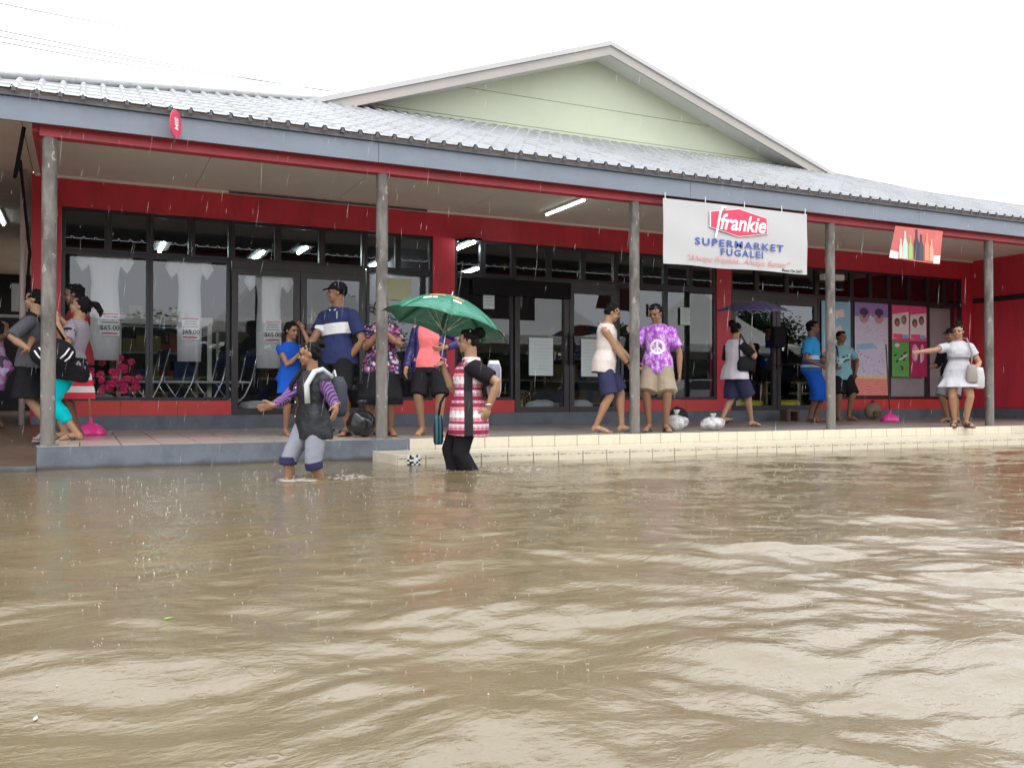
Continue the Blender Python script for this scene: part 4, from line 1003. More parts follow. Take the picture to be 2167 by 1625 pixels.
def shorts(g, mat, frac=.9, ease=.018, flare=.012, name='shorts', wr=.012, low=False, waist=.05):
    b = MB(); H = g.H; bl = 1+(g.b-1)*.8
    b.rings([g.ring(t, ease*.6, 24) for t in (-.25, -.12, waist)])
    for k in 'rl':
        Hq, K, A = g.Hp[k], g.K[k], g.A[k]
        if frac <= 1:
            e = Hq.lerp(K, frac); pts = [Hq+Vector((0, 0, .03*H)), Hq.lerp(e, .5), e]; ra = [.050*H*bl+ease*.4, .051*H*bl+ease, (.044*H*bl)+ease+flare]
        else:
            e = K.lerp(A, frac-1); bk = g.T[k] @ Vector((0, -.006*H, 0))
            pts = [Hq+Vector((0, 0, .03*H)), Hq.lerp(K, .5), K, K.lerp(e, .5)+bk, e]; ra = [.050*H*bl+ease*.4, .048*H*bl+ease*.8, .037*H*bl+ease*.8, .036*H*bl*(1.35-.35*frac/2*1.2)+ease*.8+flare*.3, .023*H*bl+ease*.8+flare]
        b.tube(pts, ra, 18)
    o = b.obj(name, mat, g.root, True); finish(o, .009, 3, .5, wr); return o
def skirt(g, mat, z1, flare=.04, waist=.1, name='skirt', fold=.05, k=7, wr=.008, ease=.012):
    b = MB(); rs = [g.ring(waist, ease, 40), g.ring(-.10, ease+.004, 40)]
    P = g.P; H = g.H; z0 = (P+g.s*g.Lt*-.10).z
    n = 5
    def legc(z):
        pts = []
        for q in 'rl':
            for (a, c) in ((g.Hp[q], g.K[q]), (g.K[q], g.A[q])):
                if min(a.z, c.z) <= z <= max(a.z, c.z): pts.append(a.lerp(c, (a.z-z)/(a.z-c.z))); break
            else: pts.append(g.Hp[q])
        return pts
    for i in range(1, n+1):
        z = z0+(z1-z0)*i/n; pr = legc(z); c = (pr[0]+pr[1])/2
        wx = abs(pr[0].x-pr[1].x)/2+.055*H*g.b+ease+flare*i/n; wy = abs(pr[0].y-pr[1].y)/2+.055*H*g.b+ease+flare*i/n
        if i <= 2: wx = max(wx, .100*H*g.b+ease); wy = max(wy, .072*H*g.b+ease)
        rs.append([Vector((c.x+wx*math.cos(a)*(1+fold*i/n*math.sin(k*a)), c.y+wy*math.sin(a)*(1+fold*i/n*math.sin(k*a+1)), z)) for a in [2*math.pi*j/40 for j in range(40)]])
    b.rings(rs[::-1]); o = b.obj(name, mat, g.root, True); finish(o, .009, 2, .5, wr); return o
def thongs(g, ms, mt, closed=False):
    H = g.H
    for k, sg in (('r', 1), ('l', -1)):
        A, T = g.A[k], g.T[k]; f3 = lambda x, y, z: A+T @ Vector((x*H, y*H, z*H))
        out = [(0, -.045), (.020, -.038), (.024, .0), (.026, .05), (.030, .09), (.022, .118), (0, .126), (-.020, .118), (-.027, .09), (-.024, .05), (-.022, 0), (-.019, -.038)]
        b = MB(); b.rings([[f3(x, y, z) for x, y in out] for z in (-.0585, -.0470)]); so_ = b.obj('sandal', ms, g.root)
        b = MB()
        if closed:
            for yy in (.035, .075): b.tube([f3(.028, yy, -.045), f3(.018, yy, -.012-.1*(yy-.035)), f3(-.018, yy, -.012-.1*(yy-.035)), f3(-.028, yy, -.045)], .009*H, 6)
            b.tube([f3(.024, 0, -.045), f3(.012, -.04, -.01), f3(-.012, -.04, -.01), f3(-.024, 0, -.045)], .006*H, 6)
        else:
            for sx in (-1, 1): b.tube([f3(sx*.026, .02, -.045), f3(sx*.016, .05, -.012), f3(0, .09, -.026)], .0042*H, 6)
        b.obj('strap', mt, so_, True)
def strap(g, pts, r, m, name='strap', n=6):
    b = MB(); b.tube(pts, r, n); return b.obj(name, m, g.root, True)
def TP(g, t, x, y):    # point around the torso in the chest frame, x right, y forward (body heights)
    return g.P+g.s*g.Lt*t+g.fr(t) @ Vector((x*g.H, y*g.H, 0))
def handbag(g, c, r, m, label=None, name='bag', cat='bag', sh=None, sm=None, rz=0):
    c = g.M @ Vector(c); t = empty(name, c, rz, label, cat); b = MB(); rs = []
    for zz, f_ in ((-1, .75), (-.8, 1), (0, 1.02), (.7, .82), (1, .65)): rs.append([Vector((r[0]*f_*math.copysign(abs(math.cos(a))**.7, math.cos(a)), r[1]*f_*math.sin(a), r[2]*zz)) for a in [2*math.pi*i/20 for i in range(20)]])
    b.rings(rs); b.obj('bag_body', m, t, True)
    if sh:
        iv = (Matrix.Translation(c) @ Matrix.Rotation(rz, 4, 'Z')).inverted(); b = MB(); b.tube([iv @ (g.M @ Vector(p)) for p in sh], .011, 6); b.obj('strap', sm or m, t, True)
    return t
def canopy_umbrella(name, tip, axis, rad, depth, mo, handle_end, label, spin=0, n=8, logo=False):
    t = empty(name, tip, 0, label, 'umbrella'); ax = Vector(axis).normalized(); M = frame(Vector((math.sin(spin), math.cos(spin), 0)), ax)
    def pt(r_, a, da=0):
        u = r_/rad; sag = 1-.07*u*math.cos(da*n)*0
        z_ = -depth*(u**1.9)
        return M @ Vector((r_*math.cos(a), r_*math.sin(a), z_))
    for i in range(n):
        a0 = 2*math.pi*i/n; a1 = a0+2*math.pi/n; b = MB(); vs = []; fs = []; m_ = 6; k_ = 6
        for j in range(m_+1):
            r_ = rad*(.02+.98*j/m_)
            for q in range(k_+1):
                f_ = q/k_; a = a0+(a1-a0)*f_; bow = 1-.075*math.sin(math.pi*f_)*(j/m_)**2
                p = pt(r_*bow, a); p = p-M @ Vector((0, 0, .012*math.sin(math.pi*f_)*(j/m_))); vs.append(p)
        for j in range(m_):
            for q in range(k_): s_ = j*(k_+1)+q; fs.append((s_, s_+k_+1, s_+k_+2, s_+1))
        b.add(vs, fs); o = b.obj('canopy_panel', mo, t, True); so2 = o.modifiers.new('s', 'SOLIDIFY'); so2.thickness = .0015
        b = MB(); b.tube([pt(rad*f_, a0)-ax*.006 for f_ in (.03, .3, .6, .85, 1.01)], .0035, 5); b.obj('rib', M_frame2, t, True)
        b = MB(); b.tube([-ax*depth*1.25, pt(rad*.5, a0)-ax*.008], .0028, 5); b.obj('stretcher', M_chrome, t, True)
    iv = Vector(tip); e = Vector(handle_end)-iv
    b = MB(); b.tube([ax*.045, Vector((0, 0, 0)), e*.5, e], .0055, 8); b.obj('shaft', M_chrome, t, True)
    b = MB(); b.tube([e*.93, e, e*1.09], .013, 8, True); b.obj('handle', M_black, t, True)
    return t
def pat(name, fn, rough=.85):
    m, t, b = newmat(name); v = ncoord(t); c = fn(t, v); t.links.new(c, b.inputs['Base Color']); b.inputs['Roughness'].default_value = rough
    nbump(t, b, nnoise(t, ncoord(t, (1, 1, .45)), 13, 3), .7, .022); return m
def floral(cols, sc):
    def f(t, v):
        vo = t.nodes.new('ShaderNodeTexVoronoi'); vo.inputs['Scale'].default_value = sc; t.links.new(v, vo.inputs['Vector']); r_ = nsep(t, vo.outputs['Color'])[0]
        n = nramp(t, r_, [(i/len(cols), c) for i, c in enumerate(cols)], True); return n
    return f
K_black = cloth('black_cloth', (.014, .013, .016)); K_navy = cloth('navy_cloth', (.018, .03, .11)); K_grey = cloth('grey_cloth', (.24, .23, .26))
K_denim = cloth('grey_denim', (.24, .25, .29)); K_turq = cloth('turquoise_cloth', (.0, .50, .55)); K_khaki = cloth('khaki_cloth', (.30, .245, .18))
K_white = cloth('white_cloth', (.72, .70, .72)); K_dnavy = cloth('dark_navy_cloth', (.035, .035, .085)); K_blue = cloth('blue_cloth', (.01, .08, .42))
K_beige = cloth('beige_cloth', (.62, .55, .51)); K_pinkc = cloth('coral_cloth', (.90, .20, .21)); K_burg = cloth('dark_red_cloth', (.25, .03, .04))
M_rub = stdmat('pale_rubber', (.5, .48, .42), .6, bump=0); M_rubd = stdmat('brown_rubber', (.06, .035, .03), .6, bump=0); M_rubb = stdmat('blue_rubber', (.10, .14, .35), .5, bump=0); M_ruby = stdmat('yellow_rubber', (.55, .33, .12), .6, bump=0)

# -- man in navy shirt with white band
def band(z0, z1, c0, c1, wob=.02, xl=9):
    def f(t, v):
        s = nsep(t, v); z = nmath(t, 'ADD', s[2], nmath(t, 'MULTIPLY', s[0], wob*4))
        return nmix(t, nmath(t, 'MULTIPLY', nmath(t, 'LESS_THAN', nmath(t, 'ABSOLUTE', s[0]), xl), nmath(t, 'MULTIPLY', nmath(t, 'GREATER_THAN', z, z0), nmath(t, 'LESS_THAN', z, z1))), c0, c1)
    return f
g = figure(2.55, 9.90, -28, 1.77, 1.14, label='tall man in a navy shirt with white band, black cap and black shorts', hy=-52, hp=-4, hair='cap', rh=at(646, 742, 2.25, 9.75), rel=(.6, -1, -.2), lh=at(737, 760, 2.75, 9.7), lel=(-1, -.4, 0), rf=(.13, .02, 0, 15), lf=(-.13, -.02, 0, -15), curl=.6)
top(g, pat('navy_white_band', band(1.125, 1.245, (.015, .025, .10), (.75, .74, .76), xl=.185)), -.22, .022, .72, .020, wr=.018)
shorts(g, K_black, .98, .024, .02, wr=.016); thongs(g, M_black, M_black, True)
b = MB(); M_ = g.F1
for sx in (-1, 1): b.tube([TP(g, .98, sx*.045, -.02), TP(g, .955, sx*.040, .035), TP(g, .90, sx*.014, .056)], .010, 6)
b.obj('collar', K_white, g.root, True)
b = MB(); c_ = TP(g, .80, -.052, .074)
for dz, w_ in ((0, .012), (.018, .007), (.036, .012), (.052, .007), (-.016, .006)): b.ell(c_+Vector((0, 0, dz-.02)), (w_, .006, .008), g.F1, 8, 5)
b.obj('shirt_crest', stdmat('crest_grey', (.5, .52, .6), .6), g.root, True)
# -- girl in blue dress
g = figure(2.06, 10.10, 42, 1.29, .98, fem=True, label='small barefoot girl in a blue dress holding on to the man in navy', hair='lowbun', hairsize=.6, hy=12, hp=8, rh=at(634, 748, 2.2, 9.95), rel=(.6, -.2, -1), lh=at(642, 700, 2.2, 9.95), lel=(-.3, -.2, -1), rf=(.06, .02, 0, 12), lf=(-.06, 0, 0, -8), skin=SK_mid)
top(g, K_blue, -.1, .008, .28, .01, wr=.006, name='dress_bodice'); skirt(g, K_blue, .47, .035, .3, 'dress_skirt', .06)
# -- girl wading
ps = pat('purple_striped_knit', lambda t, v: nmix(t, nmath(t, 'GREATER_THAN', nmath(t, 'FRACT', nmath(t, 'MULTIPLY', nmath(t, 'ADD', nmath(t, 'MULTIPLY', nsep(t, v)[0], 1.0), nmath(t, 'MULTIPLY', nsep(t, v)[2], .35)), 48.)), .6), nmix(t, nnoise(t, v, 60, 2), (.03, .01, .05), (.10, .03, .14)), (.22, .12, .29)))
g = figure(1.62, 7.08, -42, 1.36, .98, z=-.25, fem=True, label='girl wading in the flood in a black vest, arms held out', hair='bun', hairsize=.8, hy=-42, hp=4, rh=at(578, 858, 1.3, 6.95), rel=(1, -.2, -1), lh=at(712, 856, 1.72, 6.70), lel=(-.5, -.2, -1), rf=(.10, .16, 0, 8), lf=(-.09, -.08, 0, -8), twist=5, lhd=(-.2, .3, -1), rhd=(.85, .3, -.15), curl=.35, skin=SK_mid, vox=.0075)
top(g, stdmat('black_puffer_vest', (.012, .013, .018), .6, .3, 6, bump=.6, bs=18, bd=.02), -.33, .022, 1.93, .012, wr=.022, smat=ps, name='vest')
shorts(g, K_denim, 1.03, .020, .014); 
b = MB()
for k in 'rl': b.tube([g.K[k]+Vector((0, 0, .03)), g.K[k].lerp(g.A[k], .10)], [.040*g.H+.017, .038*g.H+.017], 16)
o = b.obj('shorts_cuff', K_dnavy, g.root, True); finish(o, .008, 1)
wst = stdmat('pale_grey_webbing', (.50, .52, .52), .7, .15)
strap(g, [TP(g, .35, -.075, .09), TP(g, .70, -.07, .098), TP(g, .95, -.065, .04), TP(g, 1.0, -.06, -.02), TP(g, .85, -.065, -.09)], .022, wst, 'backpack_strap', 8)
strap(g, [TP(g, .35, .075, .09), TP(g, .70, .07, .098), TP(g, .95, .065, .04), TP(g, 1.0, .06, -.02), TP(g, .85, .065, -.09)], .018, M_blackm, 'backpack_strap', 8)
bp = empty('backpack', g.M @ TP(g, .5, -.02, -.14), g.root.rotation_euler.z, 'grey strapped backpack worn by the wading girl', 'backpack'); b = MB()
b.rings([[Vector((x_*.12*f_, y_*.065*f_, z_)) for x_, y_ in ((-1, -.7), (0, -1), (1, -.7), (1, .8), (0, .9), (-1, .8))] for z_, f_ in ((-.17, .8), (-.12, 1), (.08, 1), (.15, .7))]); o = b.obj('bag_body', cloth('blackish_bag', (.05, .055, .07)), bp, True); 
b = MB(); b.tube([(-.03, 0, .15), (0, -.01, .2), (.03, 0, .15)], .008, 6); b.obj('grab_loop', wst, bp)
b = MB()
for i in range(3): b.ell(TP(g, .1+.27*i, .005, .115), (.008, .006, .008))
b.obj('button', M_chrome, g.root, True)
# -- floral blouse woman
g = figure(3.00, 9.72, -5, 1.56, 1.18, fem=True, label='woman in a floral blouse and long black skirt hugging the second post', hair='topbun', hairsize=.6, hy=-18, hp=2, rh=at(800, 705, 2.9, 9.5), rel=(.7, -.1, -1), lh=at(812, 700, 2.9, 9.5), lel=(-.8, -.1, -.9), rf=(.09, 0, 0, 12), lf=(-.11, .02, 0, -28), skin=SK_mid)
fl = pat('floral_print', floral([(.02, .015, .03), (.35, .05, .15), (.02, .02, .04), (.62, .50, .56), (.05, .04, .16), (.30, .16, .30), (.03, .02, .04)], 34))
top(g, fl, -.25, .024, .62, .018, flare=.012); skirt(g, K_black, .35, .03, .1, 'skirt', .03); thongs(g, M_rubd, M_rubd)
# -- person in pink top and navy jacket
g = figure(3.50, 9.50, -4, 1.58, 1.10, fem=True, label='person in a coral pink top and open navy jacket, head behind the green umbrella', hair='short', hy=-10, rh=(.06, .10, -.28, 0), lh=at(943, 735, 3.65, 9.3), lel=(-1, -.2, -.4), rf=(.09, 0, 0, 10), lf=(-.10, .0, 0, -25), skin=SK_light)
top(g, K_pinkc, -.12, .022, 0, name='blouse')
b = MB(); H = g.H
for sg, k in ((-1, 'l'), (1, 'r')):
    rs = []
    for t in (-.32, .1, .5, .8, .95):
        rr = g.ring(t, .036, 24); n = len(rr); c = g.P+g.s*g.Lt*t
        sel = [rr[i % n] for i in ((range(-6, 4) if sg > 0 else range(9, 19)))]
        inn = [c+(p-c)*.86 for p in sel[::-1]]; rs.append(sel+inn)
    b.rings(rs)
    b.tube([g.S[k], g.S[k].lerp(g.E[k], .5), g.E[k], g.E[k].lerp(g.Wr[k], .9)], [.062, .058, .052, .042], 14)
o = b.obj('jacket', stdmat('navy_nylon', (.022, .022, .12), .45, .25, 6, bump=.3, bs=25), g.root, True); finish(o, .009, 2, .5, .018, .07)
shorts(g, K_black, .97, .02, .01); thongs(g, M_ruby, M_ruby)
# -- tunic woman with umbrella
def tunic(t, v):
    s = nsep(t, v); zz = nmath(t, 'ADD', s[2], 0)
    ba = nramp(t, nmath(t, 'FRACT', nmath(t, 'MULTIPLY', zz, 3.4)), [(0, (.20, .01, .035)), (.12, (.62, .20, .28)), (.20, (.70, .62, .64)), (.30, (.35, .03, .10)), (.38, (.70, .26, .33)), (.48, (.74, .68, .70)), (.70, (.80, .25, .27)), (.80, (.25, .02, .05)), (.92, (.60, .30, .38))], True)
    zig = nmath(t, 'GREATER_THAN', nmath(t, 'ADD', nmath(t, 'ABSOLUTE', nmath(t, 'SUBTRACT', nmath(t, 'FRACT', nmath(t, 'MULTIPLY', s[1], 26.)), .5)), nmath(t, 'MULTIPLY', nmath(t, 'FRACT', nmath(t, 'MULTIPLY', zz, 13.6)), .5)), .62)
    c = nmix(t, zig, ba, nmix(t, .4, ba, (.16, .03, .08)))
    side = nmath(t, 'LESS_THAN', nmath(t, 'ABSOLUTE', nmath(t, 'ADD', s[1], -.005)), .038)
    sd2 = nmath(t, 'GREATER_THAN', nmath(t, 'ABSOLUTE', s[0]), .11)
    up = nmath(t, 'GREATER_THAN', zz, 1.30)
    return nmix(t, nmath(t, 'MAXIMUM', nmath(t, 'MULTIPLY', side, sd2), nmath(t, 'MULTIPLY', up, 0)), c, (.012, .01, .014))
UMT = at(935, 622, 3.07, 7.37)
g = figure(3.07, 7.37, -84, 1.56, 1.24, z=-.27, fem=True, label='heavy smiling woman wading left in a pink patterned tunic, holding the green umbrella', hair='bun', hairsize=1.15, hy=-4, hp=2, lean=-3, rh=at(940, 782, 3.1, 7.40), rel=(.3, -.5, -1), lh=at(1034, 862, 3.2, 7.1), lel=(-.3, -1, 0), rf=(.07, .08, 0, 5), lf=(-.07, -.10, 0, -5), curl={'r': 1.5, 'l': .45}, skin=SK_light, vox=.0075)
top(g, pat('banded_tunic_print', tunic), -.50, .016, 0, flare=.012, name='tunic', wr=.012)
top(g, cloth('black_sleeve', (.014, .012, .016)), .86, .020, .78, .022, neck=.93, name='yoke', wr=.008)
b = MB(); b.ell(g.S['l']+Vector((-.012, .015, .025)), (.050, .062, .052), None, 14, 9); o = b.obj('shoulder_print', pat('pink_white_print', floral([(.75, .72, .72), (.75, .25, .25), (.15, .15, .25), (.8, .5, .5)], 30)), g.root, True)
shorts(g, K_black, 1.85, .012, .008, name='trousers')
b = MB(); b.tube([g.Wr['l']+Vector((0, 0, .03)), g.Wr['l']+Vector((0, 0, .018))], .036, 14); b.obj('bracelet', M_chrome, g.root, True)
bp = empty('backpack', g.M @ TP(g, .62, -.02, -.135), g.root.rotation_euler.z, 'small grey and white backpack worn by the woman in the tunic', 'backpack'); b = MB()
b.rings([[Vector((x_*.11*f_, y_*.07*f_, z_)) for x_, y_ in ((-1, -.7), (0, -1), (1, -.7), (1, .8), (0, .9), (-1, .8))] for z_, f_ in ((-.17, .8), (-.1, 1), (.08, 1), (.15, .7))]); b.obj('bag_body', stripes('grey_white_stripes', (.62, .62, .66), (.20, .20, .26), 22, 0), bp, True)
handbag(g, (.02, .26, .62), (.045, .03, .13), stripes('teal_black_stripes', (.02, .12, .16), (.01, .01, .015), 30, 0), 'small dark teal striped bag hanging in front of the woman in the tunic', sh=[(.02, .26, .74), (.04, .24, .86), (.05, .2, .93)], sm=M_blackm)
b = MB(); b.ell(g.hp3(-.30, -.05, .93), (.035, .01, .012), g.MH); b.obj('hair_clip', M_chrome, g.root, True)
def gumb():
    def f(t, v):
        return nmix(t, nnoise(t, v, 9, 4), (.015, .15, .095), (.03, .23, .15))
    return pat('green_nylon', f, .32)
M_gumb = gumb()
hend = g.M @ (g.Hd['r']+Vector((0, 0, -.03)))
ax = Vector((.22*RR[0], .22*RR[1], 0))+Vector((.12*F0[0], .12*F0[1], 0))+Vector((0, 0, 1))
um = canopy_umbrella('umbrella', UMT+Vector((.07*RR[0]+.28*F0[0], .07*RR[1]+.28*F0[1], .01)), ax, .585, .28, M_gumb, hend, 'large open green umbrella held by the wading woman in the patterned tunic', spin=.3)
axn = ax.normalized(); rt = Vector((RR[0], RR[1], 0)); rt = (rt-axn*rt.dot(axn)).normalized(); tc = axn.cross(rt)
def onum(u_, v_): # point on the canopy towards the street
    d = rt*u_-tc*v_*1.0; r_ = d.length; return d-axn*(.28*(r_/.56)**1.9)+axn*.010
sgn = 1 if tc.dot(Vector((F0[0], F0[1], 0))) > 0 else -1
for s_, (u0, u1, v_, m_) in enumerate(((-.16, -.02, .27, 'o'), (.03, .15, .27, 'o'), (-.20, -.13, .33, 'w'), (.06, .14, .33, 'w'), (-.12, -.08, .33, 'w'))):
    b = MB(); vs = []
    for j in range(2):
        for i in range(6): vs.append(onum(u0+(u1-u0)*i/5, sgn*(v_+(.018 if m_ == 'o' else .035)*j)))
    b.add(vs, [(i, i+1, i+7, i+6) for i in range(5)])
    o = b.obj('printed_bar' if m_ == 'o' else 'printed_letters', stdmat('umbrella_orange', (.75, .35, .05), .5, bump=0) if m_ == 'o' else M_pure, um); so2 = o.modifiers.new('s', 'SOLIDIFY'); so2.thickness = .002
# -- young man in the sleeveless top
g = figure(5.66, 9.30, 78, 1.62, 1.05, label='young man in a beige sleeveless top and navy shorts leaning to the third post', hair='short', hy=10, hp=14, lean=4, rh=at(1335, 778, 5.95, 9.10), rel=(.2, -1, -.3), lh=at(1343, 772, 5.98, 9.16), lel=(-.3, -.6, -.8), rf=(.10, -.10, 0, 5), lf=(-.06, .20, 0, -5), curl=.9, skin=SK_light)
top(g, K_beige, -.22, .024, 0, wr=.014, name='sleeveless_top'); shorts(g, K_dnavy, .93, .022, .014); thongs(g, M_rub, M_rubb)
b = MB(); 
for k in 'r':
    Hq, K = g.Hp[k], g.K[k]; b.tube([Hq.lerp(K, .25)+Vector((.085, -.01, 0)), Hq.lerp(K, .85)+Vector((.078, -.01, 0))], .012, 6)
b.obj('side_stripe', K_white, g.root, True)
b = MB(); b.tube([g.Wr['r'].lerp(g.E['r'], .10), g.Wr['r'].lerp(g.E['r'], .18)], .032, 12); b.obj('watch', M_black, g.root, True)
b = MB(); b.tube([TP(g, .95, .05, .02), TP(g, .86, .025, .06), TP(g, .80, 0, .072), TP(g, .86, -.025, .06), TP(g, .95, -.05, .02)], .012, 6); b.obj('neckline', cloth('grey_rib', (.35, .34, .36)), g.root, True)
# -- purple tie-dye shirt
def tiedye(t, v):
    s = nsep(t, v); x = nmath(t, 'ADD', s[0], .012); z = nmath(t, 'SUBTRACT', s[2], 1.045)
    n = nnoise(t, ncoord(t, (16, 9, 9)), 1.6, 6, .75); c = nramp(t, n, [(.36, (.20, .01, .32)), (.48, (.36, .09, .50)), (.56, (.55, .30, .66)), (.66, (.74, .60, .80))])
    r_ = nmath(t, 'POWER', nmath(t, 'ADD', nmath(t, 'MULTIPLY', x, x), nmath(t, 'MULTIPLY', z, z)), .5)
    ring = nmath(t, 'LESS_THAN', nmath(t, 'ABSOLUTE', nmath(t, 'SUBTRACT', r_, .078)), .014); ins = nmath(t, 'LESS_THAN', r_, .08)
    bar = nmath(t, 'LESS_THAN', nmath(t, 'ABSOLUTE', x), .011)
    dg_ = nmath(t, 'MULTIPLY', nmath(t, 'LESS_THAN', nmath(t, 'ABSOLUTE', nmath(t, 'ADD', nmath(t, 'ABSOLUTE', x), nmath(t, 'MULTIPLY', z, 1.0))), .016), nmath(t, 'LESS_THAN', z, .0))
    pe = nmath(t, 'MAXIMUM', ring, nmath(t, 'MULTIPLY', ins, nmath(t, 'MAXIMUM', bar, dg_))); pe = nmath(t, 'MULTIPLY', pe, nmath(t, 'GREATER_THAN', s[1], 0))
    return nmix(t, pe, c, (.80, .76, .82))
g = figure(6.40, 9.27, -14, 1.64, 1.02, label='man in a purple tie-dye shirt with peace sign and khaki shorts', hair='short', hy=-22, hp=22, rh=at(1350, 702, 6.02, 9.2), rel=(.4, -.3, -1), rhd=(.9, .3, .1), lh=at(1438, 788, 6.62, 9.1), lel=(-1, -.3, 0), rf=(.10, .03, 0, 12), lf=(-.10, .0, 0, -22), curl=.5, skin=SK_mid)
top(g, pat('purple_tie_dye', tiedye), -.25, .026, .75, .022, wr=.018, flare=.008); shorts(g, K_khaki, .92, .034, .026, wr=.016); thongs(g, M_rubd, M_rubd)
b = MB()
for sg in (-1, 1): b.ell(g.hp3(sg*.17, .26, .90), (.030, .012, .016), g.MH, 10, 6)
b.obj('sunglasses', stdmat('blue_lens', (.03, .06, .25), .15, bump=0), g.root, True)
# -- walking woman with check umbrella
g = figure(8.46, 10.30, 118, 1.55, 1.08, fem=True, label='woman walking right in a white and black top carrying a checked umbrella', hair='bun', hairsize=1.3, hy=12, lh=(-.02, .12, -.26, 0), rh=at(1592, 735, 8.6, 10.2), rel=(.9, -.3, -1), rf=(.07, .24, 0, 3), lf=(-.05, -.22, .03, -3, -22), curl={'r': 1.6, 'l': .5}, skin=SK_light)
top(g, cloth('lilac_white_cloth', (.66, .62, .68)), -.25, .028, 0, wr=.014, name='blouse', flare=.012)
for k in 'rl':
    b = MB(); b.tube([g.S[k]+(g.S[k]-g.E[k])*.06, g.S[k].lerp(g.E[k], .4), g.S[k].lerp(g.E[k], .78)], [.066, .068, .070], 14, False)
    o = b.obj('black_sleeve', K_black, g.root, True); finish(o, .009, 2)
shorts(g, K_dnavy, .99, .026, .02); thongs(g, M_rubd, M_rubd)
handbag(g, (.20, .02, .90), (.055, .15, .105), M_blackm, 'black shoulder bag on the woman walking with the checked umbrella', sh=[(.20, .11, .98), (.17, .08, 1.15), (.11, .0, 1.33), (.16, -.07, 1.15), (.20, -.10, .98)], rz=g.root.rotation_euler.z)
def check(t, v):
    s = nsep(t, v); a = nmath(t, 'LESS_THAN', nmath(t, 'FRACT', nmath(t, 'MULTIPLY', s[0], 14.)), .28); c = nmath(t, 'LESS_THAN', nmath(t, 'FRACT', nmath(t, 'MULTIPLY', s[1], 14.)), .28); d = nmath(t, 'LESS_THAN', nmath(t, 'FRACT', nmath(t, 'MULTIPLY', s[2], 22.)), .3)
    return nmix(t, nmath(t, 'MULTIPLY', nmath(t, 'ADD', a, nmath(t, 'ADD', c, d)), .42), (.010, .008, .045), (.16, .13, .30))
hend = g.M @ (g.Hd['r']+Vector((0, 0, -.04)))
tipc = Vector((8.70, 10.20, 2.03))
canopy_umbrella('umbrella', tipc, (-.10*F0[0], -.10*F0[1], 1), .54, .155, pat('checked_nylon', check, .5), hend, 'dark blue checked umbrella held by the walking woman', spin=.2)
# -- man in blue lavalava
def lavs(t, v):
    z = nsep(t, v)[2]; a = nmath(t, 'MULTIPLY', nmath(t, 'GREATER_THAN', z, 1.06), nmath(t, 'LESS_THAN', z, 1.13)); b_ = nmath(t, 'MULTIPLY', nmath(t, 'GREATER_THAN', z, .93), nmath(t, 'LESS_THAN', z, .97))
    c = nmix(t, nmath(t, 'GREATER_THAN', z, 1.13), (.02, .10, .30), (.02, .28, .62)); return nmix(t, nmath(t, 'MAXIMUM', a, b_), c, (.45, .55, .62))
g = figure(11.15, 11.60, 55, 1.78, 1.08, label='man in a light blue striped shirt and blue wrap cloth left of the fourth post', hair='short', hy=18, rh=(.04, .14, -.22, 0), lh=(-.0, .16, -.20, 0), rf=(.09, 0, 0, 15), lf=(-.09, .04, 0, -10), skin=SK_dark)
top(g, pat('blue_striped_shirt', lavs), -.1, .022, .7, .02, wr=.014); skirt(g, K_blue, .37, .03, .12, 'wrap_cloth', .02, 3); thongs(g, M_rubd, M_rubd)
# -- man in pale blue shirt
def ltb(t, v):
    s = nsep(t, v); z = nmath(t, 'SUBTRACT', s[2], 1.10); q = nmath(t, 'ADD', z, nmath(t, 'MULTIPLY', s[0], .35)); n = nnoise(t, v, 14, 3)
    a = nmath(t, 'MULTIPLY', nmath(t, 'LESS_THAN', nmath(t, 'ABSOLUTE', q), .06), nmath(t, 'LESS_THAN', nmath(t, 'ABSOLUTE', s[0]), .15)); a = nmath(t, 'MULTIPLY', a, nmath(t, 'GREATER_THAN', s[1], 0))
    return nmix(t, a, (.20, .42, .48), nmix(t, nmath(t, 'GREATER_THAN', n, .52), (.03, .08, .12), (.45, .60, .62)))
g = figure(12.25, 12.02, 8, 1.66, 1.10, label='man in a pale blue printed shirt and dark shorts right of the fourth post', hair='short', hy=14, rh=at(1762, 775, 12.1, 11.9), rel=(.8, -.3, -.5), lh=(-.10, -.06, -.24, 0), lel=(-1, -.5, 0), rf=(.06, .0, 0, 10), lf=(-.12, .05, 0, -28), skin=SK_mid)
top(g, pat('pale_blue_print_shirt', ltb), -.25, .024, .62, .02, wr=.014); shorts(g, K_black, .98, .024, .016); thongs(g, M_rubd, M_rubd)
strap(g, [TP(g, .6, .075, .085), TP(g, .9, .07, .05), TP(g, 1.0, .062, 0), TP(g, .85, .06, -.08)], .012, M_blackm, 'bag_strap')
